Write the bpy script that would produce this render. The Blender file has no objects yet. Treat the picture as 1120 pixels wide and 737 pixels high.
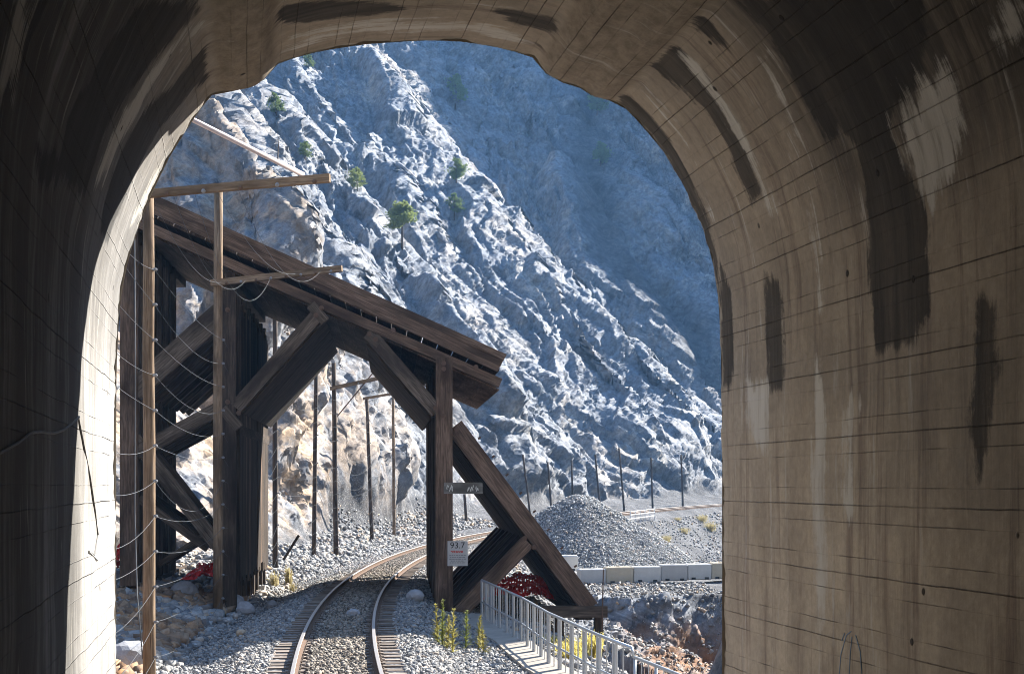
import bpy, math, random
import numpy as np
from mathutils import Vector, Matrix
random.seed(7); rng = np.random.default_rng(11)
scene = bpy.context.scene
COL = scene.collection
H = 3.2            # eye height above the rail tops (z = 0)
FPX, CX, CY = 1600.0, 560.0, 530.0
def at(px, py, d):  # point seen at (px, py) of the survey picture, d metres ahead
    return Vector(((px-CX)/FPX*d, d, H-(py-CY)/FPX*d))

# ------------------------------------------------------------------ objects
def tag(o, label=None, cat=None, group=None, kind=None):
    if label: o['label'] = label
    if cat: o['category'] = cat
    if group: o['group'] = group
    if kind: o['kind'] = kind
    return o
def empty(name, loc, label=None, cat=None, group=None, rz=0):
    o = bpy.data.objects.new(name, None); COL.objects.link(o)
    o.location = loc; o.rotation_euler = (0, 0, rz); o.empty_display_size = .2
    return tag(o, label, cat, group)
def mesh_np(name, V, F, mat=None, parent=None, smooth=False, uv=None, attrs=None):
    """V (n,3), F (m,k) arrays with k = 3 or 4"""
    V = np.asarray(V, np.float32); F = np.asarray(F, np.int32); k = F.shape[1]
    me = bpy.data.meshes.new(name)
    me.vertices.add(len(V)); me.vertices.foreach_set('co', V.ravel())
    me.loops.add(F.size); me.loops.foreach_set('vertex_index', F.ravel())
    me.polygons.add(len(F)); me.polygons.foreach_set('loop_start', np.arange(len(F), dtype=np.int32)*k)
    if smooth: me.polygons.foreach_set('use_smooth', np.ones(len(F), bool))
    if uv is not None:
        l = me.uv_layers.new(name='UVMap'); l.data.foreach_set('uv', np.asarray(uv, np.float32)[F.ravel()].ravel())
    for n_, a in (attrs or {}).items():
        t = me.color_attributes.new(name=n_, type='FLOAT_COLOR', domain='POINT')
        t.data.foreach_set('color', np.asarray(a, np.float32).ravel())
    me.update(calc_edges=True); me.validate()
    if mat: me.materials.append(mat)
    o = bpy.data.objects.new(name, me); COL.objects.link(o)
    if parent: o.parent = parent
    return o
class MB:
    """collects boxes, beams, tubes into one mesh (with metre-scaled uv)"""
    def __init__(s): s.v = []; s.f = []; s.uv = []
    def quad(s, pts, uvs=None):
        b = len(s.v); s.v += [tuple(p) for p in pts]; s.f.append(tuple(range(b, b+len(pts))))
        s.uv += list(uvs) if uvs else [(0, 0)]*len(pts)
    def beam(s, p0, p1, w, h, up=(0, 0, 1), jit=0.0):
        """box from p0 to p1; w across, h along 'up'"""
        p0, p1, up = Vector(p0), Vector(p1), Vector(up)
        a = (p1-p0).normalized(); L = (p1-p0).length
        r = a.cross(up)
        if r.length < 1e-4: r = a.cross(Vector((0, 1, 0)))
        r.normalize(); u = r.cross(a).normalized()
        c = [(-w/2, -h/2), (w/2, -h/2), (w/2, h/2), (-w/2, h/2)]
        ou, ov = random.uniform(0, 50), random.uniform(0, 50)
        per = [0, w, w+h, 2*w+h, 2*w+2*h]
        A = [p0+r*x+u*y+Vector((random.uniform(-jit, jit), random.uniform(-jit, jit), random.uniform(-jit, jit))) for x, y in c]
        B = [p1+r*x+u*y+Vector((random.uniform(-jit, jit), random.uniform(-jit, jit), random.uniform(-jit, jit))) for x, y in c]
        for i in range(4):
            j = (i+1) % 4
            s.quad([A[i], A[j], B[j], B[i]], [(ou, ov+per[i]), (ou, ov+per[i+1]), (ou+L, ov+per[i+1]), (ou+L, ov+per[i])])
        s.quad([A[3], A[2], A[1], A[0]], [(ou, ov), (ou, ov+w), (ou+h, ov+w), (ou+h, ov)])
        s.quad(B, [(ou, ov), (ou, ov+w), (ou+h, ov+w), (ou+h, ov)])
        return s
    def tube(s, pts, rad, n=6, cap=True):
        pts = [Vector(p) for p in pts]; m = len(pts)
        rad = [rad]*m if not hasattr(rad, '__len__') else rad
        rings = []; ref = Vector((.3, .2, .93)); L = 0; ou = random.uniform(0, 50)
        for i, p in enumerate(pts):
            t = (pts[min(i+1, m-1)]-pts[max(i-1, 0)]).normalized()
            r = t.cross(ref)
            if r.length < .05: r = t.cross(Vector((1, 0, 0)))
            r.normalize(); u = r.cross(t)
            if i: L += (p-pts[i-1]).length
            ring = []
            for k in range(n):
                a = 2*math.pi*k/n
                s.v.append(tuple(p+(r*math.cos(a)+u*math.sin(a))*rad[i])); s.uv.append((ou+L, k/n*6.28*rad[0]))
                ring.append(len(s.v)-1)
            rings.append(ring)
        for i in range(m-1):
            for k in range(n):
                j = (k+1) % n
                s.f.append((rings[i][k], rings[i][j], rings[i+1][j], rings[i+1][k]))
        if cap: s.f.append(tuple(reversed(rings[0]))); s.f.append(tuple(rings[-1]))
        return s
    def poly(s, pts, uvs=None): s.quad(pts, uvs); return s
    def build(s, name, mat=None, parent=None, smooth=False):
        me = bpy.data.meshes.new(name); me.from_pydata(s.v, [], s.f)
        l = me.uv_layers.new(name='UVMap')
        idx = np.empty(len(me.loops), np.int32); me.loops.foreach_get('vertex_index', idx)
        l.data.foreach_set('uv', np.asarray(s.uv, np.float32)[idx].ravel())
        if smooth: me.polygons.foreach_set('use_smooth', np.ones(len(me.polygons), bool))
        if mat: me.materials.append(mat)
        me.update()
        o = bpy.data.objects.new(name, me); COL.objects.link(o)
        if parent: o.parent = parent
        return o

# ------------------------------------------------------------------ noise (numpy)
def _hash(ix, iy, iz, seed):
    h = (ix.astype(np.int64)*374761393 + iy.astype(np.int64)*668265263 + iz.astype(np.int64)*2147483647 + seed*974634777) & 0xFFFFFFFF
    h = ((h ^ (h >> 13))*1274126177) & 0xFFFFFFFF
    h = ((h ^ (h >> 15))*2246822519) & 0xFFFFFFFF
    return ((h ^ (h >> 16)) & 0xFFFFFF)/float(0xFFFFFF)
def vnoise(x, y, z, seed=0):
    """value noise in -1..1"""
    x, y, z = np.broadcast_arrays(x, y, z)
    x0, y0, z0 = np.floor(x), np.floor(y), np.floor(z)
    fx, fy, fz = x-x0, y-y0, z-z0
    fx = fx*fx*(3-2*fx); fy = fy*fy*(3-2*fy); fz = fz*fz*(3-2*fz)
    r = 0
    for i in (0, 1):
        wx = fx if i else 1-fx
        for j in (0, 1):
            wy = fy if j else 1-fy
            for k in (0, 1):
                wz = fz if k else 1-fz
                r = r + wx*wy*wz*_hash(x0+i, y0+j, z0+k, seed)
    return r*2-1
def fbm(x, y, z, oct=4, seed=0, gain=.5, ridged=False):
    a, t, r = 1.0, 0.0, 0.0
    for o in range(oct):
        v = vnoise(x*2**o+o*17.3, y*2**o-o*9.1, z*2**o+o*3.7, seed+o)
        if ridged: v = 1-2*np.abs(v)
        r = r+a*v; t += a; a *= gain
    return r/t
def facets(x, y, z, seed=0, tilt=.9):
    """rock broken into cells, each cell with its own offset and tilt (piecewise planar), about -1..1"""
    bx, by, bz = np.floor(x-.5), np.floor(y-.5), np.floor(z-.5)
    bd = np.full(x.shape, 1e9); out = np.zeros(x.shape)
    for i in (0, 1):
        for j in (0, 1):
            for k in (0, 1):
                cx, cy, cz = bx+i, by+j, bz+k
                h = [_hash(cx, cy, cz, seed+q) for q in range(3)]
                dx, dy, dz = x-cx-.2-.6*h[0], y-cy-.2-.6*h[1], z-cz-.2-.6*h[2]
                d = dx*dx+dy*dy+dz*dz; m = d < bd
                bd = np.where(m, d, bd)
                g = _hash(cx, cy, cz, seed+7)
                v = (g*2-1)*.55+tilt*((h[1]-.5)*dx+(h[2]-.5)*dy+(h[0]-.5)*dz)*1.6
                out = np.where(m, v, out)
    return out
def sstep(a, b, x):
    t = np.clip((x-a)/(b-a), 0, 1); return t*t*(3-2*t)

# ------------------------------------------------------------------ materials
class NT:
    def __init__(s, name, rough=.9, spec=.2):
        s.m = bpy.data.materials.new(name); s.m.use_nodes = True
        s.t = s.m.node_tree; s.b = s.t.nodes['Principled BSDF']
        s.b.inputs['Roughness'].default_value = rough
        s.b.inputs['Specular IOR Level'].default_value = spec
    def n(s, typ, **kw):
        nd = s.t.nodes.new(typ)
        for k, v in kw.items():
            if k.startswith('i_'):
                key = k[2:]; key = int(key) if key.isdigit() else key.replace('_', ' ')
                if isinstance(v, bpy.types.NodeSocket): s.t.links.new(v, nd.inputs[key])
                else: nd.inputs[key].default_value = v
            else: setattr(nd, k, v)
        return nd
    def link(s, a, b): s.t.links.new(a, b)
    def coord(s, kind='Object', scale=(1, 1, 1), rot=(0, 0, 0)):
        tc = s.n('ShaderNodeTexCoord')
        mp = s.n('ShaderNodeMapping'); mp.inputs['Scale'].default_value = scale; mp.inputs['Rotation'].default_value = rot
        s.link(tc.outputs[kind], mp.inputs[0]); return mp.outputs[0]
    def noise(s, co, scale, detail=5, rough=.6, dist=0):
        nd = s.n('ShaderNodeTexNoise', i_Scale=scale, i_Detail=detail, i_Roughness=rough, i_Distortion=dist)
        s.link(co, nd.inputs['Vector']); return nd.outputs[0]
    def vor(s, co, scale, feature='F1', rnd=1.0):
        nd = s.n('ShaderNodeTexVoronoi', feature=feature, i_Scale=scale, i_Randomness=rnd)
        s.link(co, nd.inputs['Vector']); return nd
    def ramp(s, fac, stops):
        r = s.n('ShaderNodeValToRGB'); e = r.color_ramp.elements
        while len(e) < len(stops): e.new(.5)
        for k, (p, c) in enumerate(stops):
            e[k].position = p; e[k].color = (*c, 1) if len(c) == 3 else c
        s.link(fac, r.inputs[0]); return r.outputs[0]
    def g(s, fac, a, b, va=0., vb=1.):  # smooth range -> float
        r = s.n('ShaderNodeMapRange', interpolation_type='SMOOTHSTEP', i_1=a, i_2=b, i_3=va, i_4=vb)
        s.link(fac, r.inputs[0]); return r.outputs[0]
    def mix(s, fac, a, b, mode='MIX'):
        m = s.n('ShaderNodeMix', data_type='RGBA', blend_type=mode)
        for sock, v in ((0, fac), (6, a), (7, b)):
            if isinstance(v, bpy.types.NodeSocket): s.link(v, m.inputs[sock])
            elif sock == 0: m.inputs[0].default_value = v
            else: m.inputs[sock].default_value = (*v, 1)
        return m.outputs[2]
    def math(s, op, a, b=0.0, c=None):
        m = s.n('ShaderNodeMath', operation=op)
        for k, v in ((0, a), (1, b), (2, c)):
            if v is None: continue
            if isinstance(v, bpy.types.NodeSocket): s.link(v, m.inputs[k])
            else: m.inputs[k].default_value = v
        return m.outputs[0]
    def bump(s, h, strength=.5, dist=.05, prev=None):
        b = s.n('ShaderNodeBump', i_Strength=strength, i_Distance=dist); s.link(h, b.inputs['Height'])
        if prev: s.link(prev, b.inputs['Normal'])
        return b.outputs[0]
    def done(s, col=None, nrm=None):
        if col is not None:
            if isinstance(col, bpy.types.NodeSocket): s.link(col, s.b.inputs['Base Color'])
            else: s.b.inputs['Base Color'].default_value = (*col, 1)
        if nrm is not None: s.link(nrm, s.b.inputs['Normal'])
        return s.m
def simple(name, c, rough=.8, spec=.2, var=.25, scale=6, metal=0, bump=0.0, leafy=False):
    t = NT(name, rough, spec); co = t.coord()
    f = t.noise(co, scale, 5)
    col = t.mix(f, tuple(x*(1-var) for x in c), tuple(min(1, x*(1+var)) for x in c))
    t.b.inputs['Metallic'].default_value = metal
    m = t.done(col, t.bump(t.noise(co, scale*4, 4), bump, .02) if bump else None)
    if leafy:    # light shines through thin leaves
        tr = t.n('ShaderNodeBsdfTranslucent'); t.link(col, tr.inputs[0]); mx = t.n('ShaderNodeMixShader', i_0=.45)
        out = t.t.nodes['Material Output']; t.link(t.b.outputs[0], mx.inputs[1]); t.link(tr.outputs[0], mx.inputs[2]); t.link(mx.outputs[0], out.inputs[0])
    return m
def wood(name, dark, light, rough=.85, bleach=None):
    t = NT(name, rough, .15)
    co = t.coord('UV', (1.0, 14.0, 1.0)); co2 = t.coord('UV', (.35, 1.2, 1))
    gr = t.noise(co, 1.6, 7, .65, .4); bl = t.noise(co2, 1.5, 4)
    col = t.mix(t.g(gr, .3, .72), dark, light)
    col = t.mix(t.g(bl, .35, .7), col, tuple(x*.55 for x in dark))
    if bleach: col = t.mix(t.g(t.noise(t.coord('UV', (.6, 5, 1)), 2.2, 4), .58, .75), col, bleach)
    ck = t.noise(t.coord('UV', (.5, 30., 1)), 1.2, 3)
    col = t.mix(t.g(ck, .3, .38, 1, 0), col, tuple(x*.3 for x in dark))
    return t.done(col, t.bump(gr, .6, .02))

def rock_material(name):
    """grey limestone; attribute 'tone': R warm stain, G red soil, B loose gravel, A brightness"""
    t = NT(name, .95, .08)
    co = t.coord('Object')
    strat = t.coord('Object', (1, 1, 1), (math.radians(20), math.radians(48), math.radians(12)))
    sm = t.n('ShaderNodeMapping'); sm.inputs['Scale'].default_value = (.4, .5, 1.1); t.link(strat, sm.inputs[0]); so = sm.outputs[0]
    at_ = t.n('ShaderNodeAttribute', attribute_name='tone')
    sep = t.n('ShaderNodeSeparateColor'); t.link(at_.outputs['Color'], sep.inputs[0])
    R, G, B = sep.outputs; A = at_.outputs['Alpha']
    n1 = t.noise(co, .09, 6, .65); n2 = t.noise(so, .8, 8, .7, .6); n3 = t.noise(co, 1.3, 8, .72)
    col = t.mix(t.g(n1, .3, .7), (.225, .233, .247), (.335, .332, .328))
    col = t.mix(t.g(n2, .36, .66), (.19, .20, .22), col)
    col = t.mix(t.g(n3, .25, .6, .75, 0), col, (.13, .14, .155))
    sb = t.n('ShaderNodeMapping'); sb.inputs['Scale'].default_value = (.03, .045, .20); t.link(strat, sb.inputs[0])
    bands = t.noise(sb.outputs[0], 1.0, 7, .7, .5)
    col = t.mix(t.g(bands, .40, .54, .5, 0), col, (.14, .15, .17))
    ochre = t.math('MULTIPLY', t.g(t.noise(co, .045, 7, .7), .48, .64), t.g(n3, .3, .6))
    col = t.mix(t.math('MULTIPLY', ochre, .6), col, (.38, .30, .22))
    big = t.n('ShaderNodeMapping'); big.inputs['Scale'].default_value = (.010, .016, .055); t.link(strat, big.inputs[0])
    col = t.mix(t.g(t.noise(big.outputs[0], 1.0, 8, .72, .8), .42, .56, .5, 0), col, (.15, .17, .20))
    st2 = t.coord('Object', (1, 1, 1), (math.radians(8), math.radians(-27), 0))
    m2 = t.n('ShaderNodeMapping'); m2.inputs['Scale'].default_value = (.035, .04, .30); t.link(st2, m2.inputs[0])
    bed = t.noise(m2.outputs[0], 1.0, 7, .7, .9); msk = t.g(t.noise(co, .02, 4), .42, .58)
    col = t.mix(t.math('MULTIPLY', t.g(bed, .40, .47, .85, 0), msk), col, (.09, .095, .105))
    # outcrops of paler, browner rock standing out of darker scree
    oc = t.noise(co, .035, 12, .74, .6)
    col = t.mix(t.g(oc, .46, .50, .62, 0), col, t.mix(n3, (.12, .13, .15), (.24, .255, .28)))
    col = t.mix(t.g(t.noise(co, .11, 10, .75), .57, .62, 0, .6), col, (.39, .365, .33))
    crk = t.vor(so, .9, 'DISTANCE_TO_EDGE').outputs['Distance']
    col = t.mix(t.g(crk, .0, .04, .3, 0), col, (.10, .10, .11))
    wnc = t.n('ShaderNodeVectorMath', operation='MULTIPLY_ADD'); wc = t.n('ShaderNodeTexNoise', i_Scale=.9, i_Detail=5.0); t.link(co, wc.inputs['Vector']); t.link(wc.outputs['Color'], wnc.inputs[0]); wnc.inputs[1].default_value = (1.2, 1.2, 1.2); t.link(so, wnc.inputs[2])
    crk2 = t.vor(wnc.outputs[0], 1.5, 'DISTANCE_TO_EDGE').outputs['Distance']
    col = t.mix(t.math('MULTIPLY', t.g(crk2, .0, .07, .5, 0), t.g(n3, .48, .62)), col, (.07, .075, .085))
    warm = t.math('MULTIPLY', R, t.g(t.noise(co, .35, 6, .65), .38, .6))
    col = t.mix(warm, col, t.mix(n3, (.20, .13, .08), (.52, .40, .28)))
    red = t.math('MULTIPLY', G, t.g(t.noise(co, .5, 6, .65), .3, .55))
    col = t.mix(red, col, t.mix(n3, (.09, .055, .04), (.27, .16, .10)))
    # loose gravel
    gv = t.vor(co, 9.0); gv2 = t.vor(co, 22.0)
    gsh = t.g(t.noise(co, .25, 6, .7), .3, .7, .62, 1.1)
    gc = t.mix(t.g(gv.outputs['Distance'], .1, .55), t.mix(t.n('ShaderNodeSeparateColor', i_0=gv.outputs['Color']).outputs[0], (.15, .155, .16), (.36, .355, .35)), (.07, .07, .075))
    gm = t.n('ShaderNodeHueSaturation', i_Color=gc); t.link(gsh, gm.inputs['Value'])
    col = t.mix(B, col, gm.outputs[0])
    hs = t.n('ShaderNodeHueSaturation', i_Color=col); spk = t.g(t.noise(co, .9, 9, .82), .32, .68, .55, 1.4); t.link(t.math('MULTIPLY', A, spk), hs.inputs['Value'])
    b2 = t.bump(n3, .5, .10)
    # broken faces: every cell of the rock leans its own way
    dw = t.n('ShaderNodeVectorMath', operation='MULTIPLY_ADD'); wn = t.n('ShaderNodeTexNoise', i_Scale=.7, i_Detail=4.0); t.link(co, wn.inputs['Vector'])
    t.link(wn.outputs['Color'], dw.inputs[0]); dw.inputs[1].default_value = (.9, .9, .9); t.link(so, dw.inputs[2])
    acc = b2
    for sc_, k in ((.55, .7), (1.6, .65), (4.2, .5)):
        v = t.n('ShaderNodeTexVoronoi', i_Scale=sc_); t.link(dw.outputs[0], v.inputs['Vector'])
        o = t.n('ShaderNodeVectorMath', operation='SUBTRACT'); t.link(v.outputs['Color'], o.inputs[0]); o.inputs[1].default_value = (.5, .5, .5)
        ms = t.n('ShaderNodeVectorMath', operation='MULTIPLY_ADD'); t.link(o.outputs[0], ms.inputs[0])
        kk = t.n('ShaderNodeCombineXYZ'); f = t.math('MULTIPLY', t.math('SUBTRACT', 1.0, B), k)
        for i in range(3): t.link(f, kk.inputs[i])
        t.link(kk.outputs[0], ms.inputs[1]); t.link(acc, ms.inputs[2]); acc = ms.outputs[0]
    nz = t.n('ShaderNodeVectorMath', operation='NORMALIZE'); t.link(acc, nz.inputs[0])
    return t.done(hs.outputs[0], nz.outputs[0])

def gravel_material(name, dark, light, scale=16.0, b=1.0):
    t = NT(name, .95, .1); co = t.coord('Object')
    v = t.vor(co, scale)
    rnd = t.n('ShaderNodeSeparateColor', i_0=v.outputs['Color']).outputs[0]
    col = t.mix(t.g(v.outputs['Distance'], .15, .6), t.mix(rnd, dark, light), tuple(x*.3 for x in dark))
    col = t.mix(t.g(t.noise(co, .4, 4), .35, .7, 0, .5), col, t.mix(rnd, tuple(x*.7 for x in dark), dark))
    h = t.math('SUBTRACT', 1.0, v.outputs['Distance'])
    return t.done(col, t.bump(h, b, .06))
def stone_material(name, dark, light, warm):
    """every stone of the heap its own shade (random per island)"""
    t = NT(name, .92, .15); g = t.n('ShaderNodeNewGeometry').outputs['Random Per Island']
    co = t.coord('Object')
    col = t.ramp(g, [(0, dark), (.45, tuple((a+b)/2 for a, b in zip(dark, light))), (.8, light), (1, warm)])
    n = t.noise(co, 14, 4)
    return t.done(t.mix(t.g(n, .3, .7), tuple(x*.8 for x in (1, 1, 1)), (1, 1, 1), 'MIX') if False else t.mix(t.g(n, .35, .65, .35, 0), col, dark), t.bump(n, .5, .02))
# ================================================================== track line
def build_centreline():
    # from the tangent point ahead of the portal, integrate both ways; a right-hand curve
    T = np.array([-3.24, 27.0]); h0 = math.atan(-.119)      # angle right of +Y
    ds = .5
    def step(p, h, sgn, n, kfun, s):
        out = []
        for _ in range(n):
            p = p+sgn*ds*np.array([math.sin(h), math.cos(h)]); s += sgn*ds; h += sgn*ds*kfun(s)
            out.append((s, p[0], p[1], h))
        return out
    kf = lambda s: 1/240.
    f = step(T.copy(), h0, 1, 1000, kf, 0.0); b = step(T.copy(), h0, -1, 160, kf, 0.0)
    a = np.array(list(reversed(b))+[(0.0, T[0], T[1], h0)]+f)
    return a
CL = build_centreline()          # s, x, y, heading ; s = 0 at 27 m ahead
def grade(s): return .0125*np.clip(np.asarray(s, float)-74, 0, 130)   # the line climbs gently round the bay
def on_track(s, n=0.0, z=0.0):
    i = np.interp(s, CL[:, 0], np.arange(len(CL)))
    x, y, h = (np.interp(i, np.arange(len(CL)), CL[:, k]) for k in (1, 2, 3))
    return Vector((x+n*math.cos(h), y-n*math.sin(h), z+float(grade(s))))
def track_coords(x, y):
    """signed offset (right +) and station of points; brute force on a coarse line"""
    P = CL[::8]; shp = x.shape; x = x.ravel(); y = y.ravel()
    n = np.empty(len(x)); s = np.empty(len(x))
    for a in range(0, len(x), 40000):
        xx = x[a:a+40000, None]; yy = y[a:a+40000, None]
        d2 = (xx-P[None, :, 1])**2+(yy-P[None, :, 2])**2
        k = np.argmin(d2, 1)
        dx = xx[:, 0]-P[k, 1]; dy = yy[:, 0]-P[k, 2]; h = P[k, 3]
        al = dx*np.sin(h)+dy*np.cos(h)
        kap = 1/240.
        n[a:a+40000] = dx*np.cos(h)-dy*np.sin(h)-.5*kap*al*al
        s[a:a+40000] = P[k, 0]+al
    return n.reshape(shp), s.reshape(shp)

RAIL_XY = np.array([(-1.05, 44.0), (-.87, 42.3), (.22, 35.8), (.785, 31.4), (1.59, 26.8), (2.05, 24.6), (2.6, 22.0), (3.3, 17.0), (3.5, 13.6)])
def rail_x(y): return np.interp(y, RAIL_XY[::-1, 1], RAIL_XY[::-1, 0])

# ================================================================== terrain
def poly_ridge(x, y, pts, sl_front, sl_back):
    """height of a spur whose crest runs through the 3-D points; falls away on both sides"""
    best = np.full(x.shape, -1e9)
    p = np.array([tuple(q) for q in pts])
    for a, b in zip(p[:-1], p[1:]):
        ex, ey = b[0]-a[0], b[1]-a[1]; L2 = ex*ex+ey*ey
        t = np.clip(((x-a[0])*ex+(y-a[1])*ey)/L2, 0, 1)
        dx, dy = x-(a[0]+t*ex), y-(a[1]+t*ey)
        d = np.hypot(dx, dy); side = ex*dy-ey*dx
        # crest climbs away from the track; 'front' is the side towards the portal
        hgt = a[2]+t*(b[2]-a[2])-np.where(side > 0, sl_front, sl_back)*d
        best = np.maximum(best, hgt)
    return best
SPURS = [
    ([at(446, 586, 97), at(408, 500, 96), at(378, 400, 95), at(345, 300, 96), at(300, 215, 99), at(225, 120, 104), at(120, 60, 112)], 1.15, 1.5),
    ([at(520, 580, 118), at(470, 500, 120), at(420, 410, 124), at(380, 330, 128), at(330, 250, 134), at(270, 160, 142), at(180, 60, 155)], .95, 1.3),
    ([at(610, 562, 150), at(560, 480, 152), at(500, 390, 156), at(440, 300, 163), at(380, 215, 172), at(320, 150, 180), at(235, 75, 196)], .9, 1.25),
    ([at(700, 560, 200), at(645, 490, 198), at(585, 410, 200), at(530, 335, 204), at(470, 262, 212), at(415, 195, 222), at(360, 120, 236), at(300, 60, 250)], .85, 1.2),
    ([at(850, 640, 262), at(800, 545, 262), at(752, 455, 262), at(700, 405, 262), at(655, 378, 258), at(622, 345, 254), at(565, 312, 250), at(512, 248, 248), at(470, 182, 250), at(432, 122, 256), at(385, 60, 266), at(330, -30, 284)], .8, 1.25),
    ([at(850, 480, 274), at(798, 400, 278), at(785, 355, 281), at(766, 318, 284), at(742, 283, 290), at(716, 272, 305), at(690, 268, 325)], 1.15, 1.4),
    ([at(850, 520, 232), at(850, 330, 262), at(860, 200, 300), at(870, 60, 345), at(880, -200, 420), at(890, -420, 520)], 1.02, 1.1),
    ([at(600, 130, 350), at(560, 80, 340), at(530, 40, 345), at(500, -20, 365)], .8, 1.1),
    ([at(800, 290, 300), at(735, 220, 336), at(700, 176, 348), at(655, 132, 360), at(630, 60, 385), at(600, -60, 425)], .75, 1.0),
]
def terrain(x, y):
    n, s = track_coords(x, y)
    an = np.abs(n)
    lown = fbm(x*.11, y*.11, 0*x, 4, 3)
    med = fbm(x*.6, y*.6, 0*x, 4, 5)
    # ballast bed and shoulders
    z = -.19-.42*sstep(1.5, 2.9, an)
    ballast = 1-sstep(2.9, 4.4, an)
    # ---- left: ditch, talus, cliff foot, mountain
    foot = 8.0+1.6*lown+np.where(s < 35, 1.6, 0)+2.0*sstep(60, 100, s)
    left = -n
    zl = -.61+.16*np.clip(left-2.9, 0, None)*sstep(2.9, 6, left)+.16*med*sstep(2.6, 4.5, left)
    face = np.clip(left-foot, 0, None)
    cap = 62+40*sstep(200, 330, s)
    face_h = ((.70-.40*sstep(80, 160, s))*face+.75*np.clip(face-55, 0, None)*sstep(80, 160, s))*sstep(0, 3, face)
    zl = zl+face_h
    rid = np.full(x.shape, -1e9)
    for pts, a, b in SPURS:
        rid = np.maximum(rid, poly_ridge(x, y, pts, a, b))
    fr = poly_ridge(x, y, SPURS[6][0], SPURS[6][1], SPURS[6][2])
    chute = np.exp(-((fr-np.maximum(zl, -50))/7.0)**2)*sstep(225, 250, np.hypot(x, y))
    mtn = sstep(0, 6, left-foot+1.0)
    zl = np.where(left > foot-1, np.maximum(zl, rid*mtn+zl*(1-mtn)), zl)
    # ---- right: walkway, ravine near the portal, bench with the block wall, fill below the far track
    xr = x-rail_x(y)
    zr = np.maximum(-.62-.10*np.clip(n-2.9, 0, 4), -.95)
    near = -.7-.2*np.clip(xr, 0, 1.5)-.95*np.clip(xr-1.8, 0, None)
    bench = -2.15-.35*sstep(84, 97, y)*4
    bank_crest = 71+1.6*fbm(x*.25, 0*x, 0*x+4, 3, 9)-2.0*np.exp(-((x-5.2)/2.2)**2)
    far = -2.35-1.15*np.clip(bank_crest-y, 0, None)+.5*np.exp(-((x-6.5)/2.0)**2)*sstep(48, 66, y)
    fill = np.where(y > 60, np.maximum(-.62-.5*np.clip(n-3.0, 0, None), bench), -9)
    ravine = np.maximum(np.maximum(near, np.where(y > 46, far, -12)), -9.5)
    zr = np.where(xr > 0, np.where(y > bank_crest, np.where(y > 76, fill, np.maximum(fill, -2.3)), np.minimum(np.maximum(ravine, np.where(y > 56, -.62-.42*np.clip(n-3, 0, None), -20)), zr)), zr)
    zr = np.maximum(zr, -9.5)
    rough_r = sstep(1.0, 4.0, xr)*sstep(72.5, 67, y)
    zr = zr+rough_r*(.35*fbm(x*.4, y*.4, zr*.4, 3, 15, .5)+.25*facets(x*.45, y*.45, zr*.6, 16)+.1*facets(x*1.3, y*1.3, zr*1.5, 17))+.08*med*sstep(3.2, 5, n)+.3*fbm(x*.22, y*.22, 0*x, 4, 18)*sstep(82, 100, y)*sstep(4, 8, n)
    globals()['CHUTE'] = chute
    out = np.where(n < 0, zl, zr)
    out = np.where(an < 2.9, z, out)
    out = out+grade(s)*np.where(n < 3, 1, 1-sstep(3, 14, n))
    return out, n, s, foot, ballast
def rock_detail(X, Y, Z, amp):
    """push along the normal: slabs dipping down to the right, stepped across the strata, and broken blocks"""
    c, sn = math.cos(math.radians(44)), math.sin(math.radians(44))
    warp = 9.0*fbm(X*.018, Y*.018, Z*.018, 4, 31)
    Xw = X+1.2*fbm(X*.12, Y*.12, Z*.12, 3, 33)
    u = Xw*c-Z*sn; w = Xw*sn+Z*c-.38*Y+warp; v = Y
    def slabs(T, lu, lv, seed):
        ph = facets(u*lu, v*lv, w*.6/T, seed, .35)*.55
        q = w/T+ph; k = np.floor(q); f = q-k
        h = _hash(k, np.floor(u*lu+.5), np.floor(v*lv+.5), seed+3)
        return (1-f)*(.35+.65*h)*np.clip(f*12, 0, 1)
    big = fbm(u*.013, v*.03, w*.035, 3, 41, .5, True)*2.6
    s1 = slabs(15., .018, .035, 70)*4.8
    s2 = slabs(5.2, .028, .07, 75)*2.3
    s3 = slabs(1.9, .07, .16, 80)*.95
    s4 = slabs(.75, .18, .36, 83)*.34
    f2 = facets(u*.09, v*.22, w*.42, 72)*.4
    f3 = facets(u*.28, v*.6, w*1.2, 73)*.26
    reg = .35+.85*sstep(-.35, .35, fbm(X*.03, Y*.03, Z*.03, 3, 85))
    big = big+sstep(230, 330, np.hypot(X, Y))*(3.4*fbm(X*.03, Y*.03, Z*.045, 4, 46, .55, True)+1.2*facets(u*.03, v*.04, w*.09, 47)+1.3*facets(X*.12, Y*.12, Z*.2, 48)+.6*facets(X*.3, Y*.3, Z*.45, 49))
    return amp*(big*.8+s1-2.0+(s2+s3+s4+f2)*reg+f3)

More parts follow.
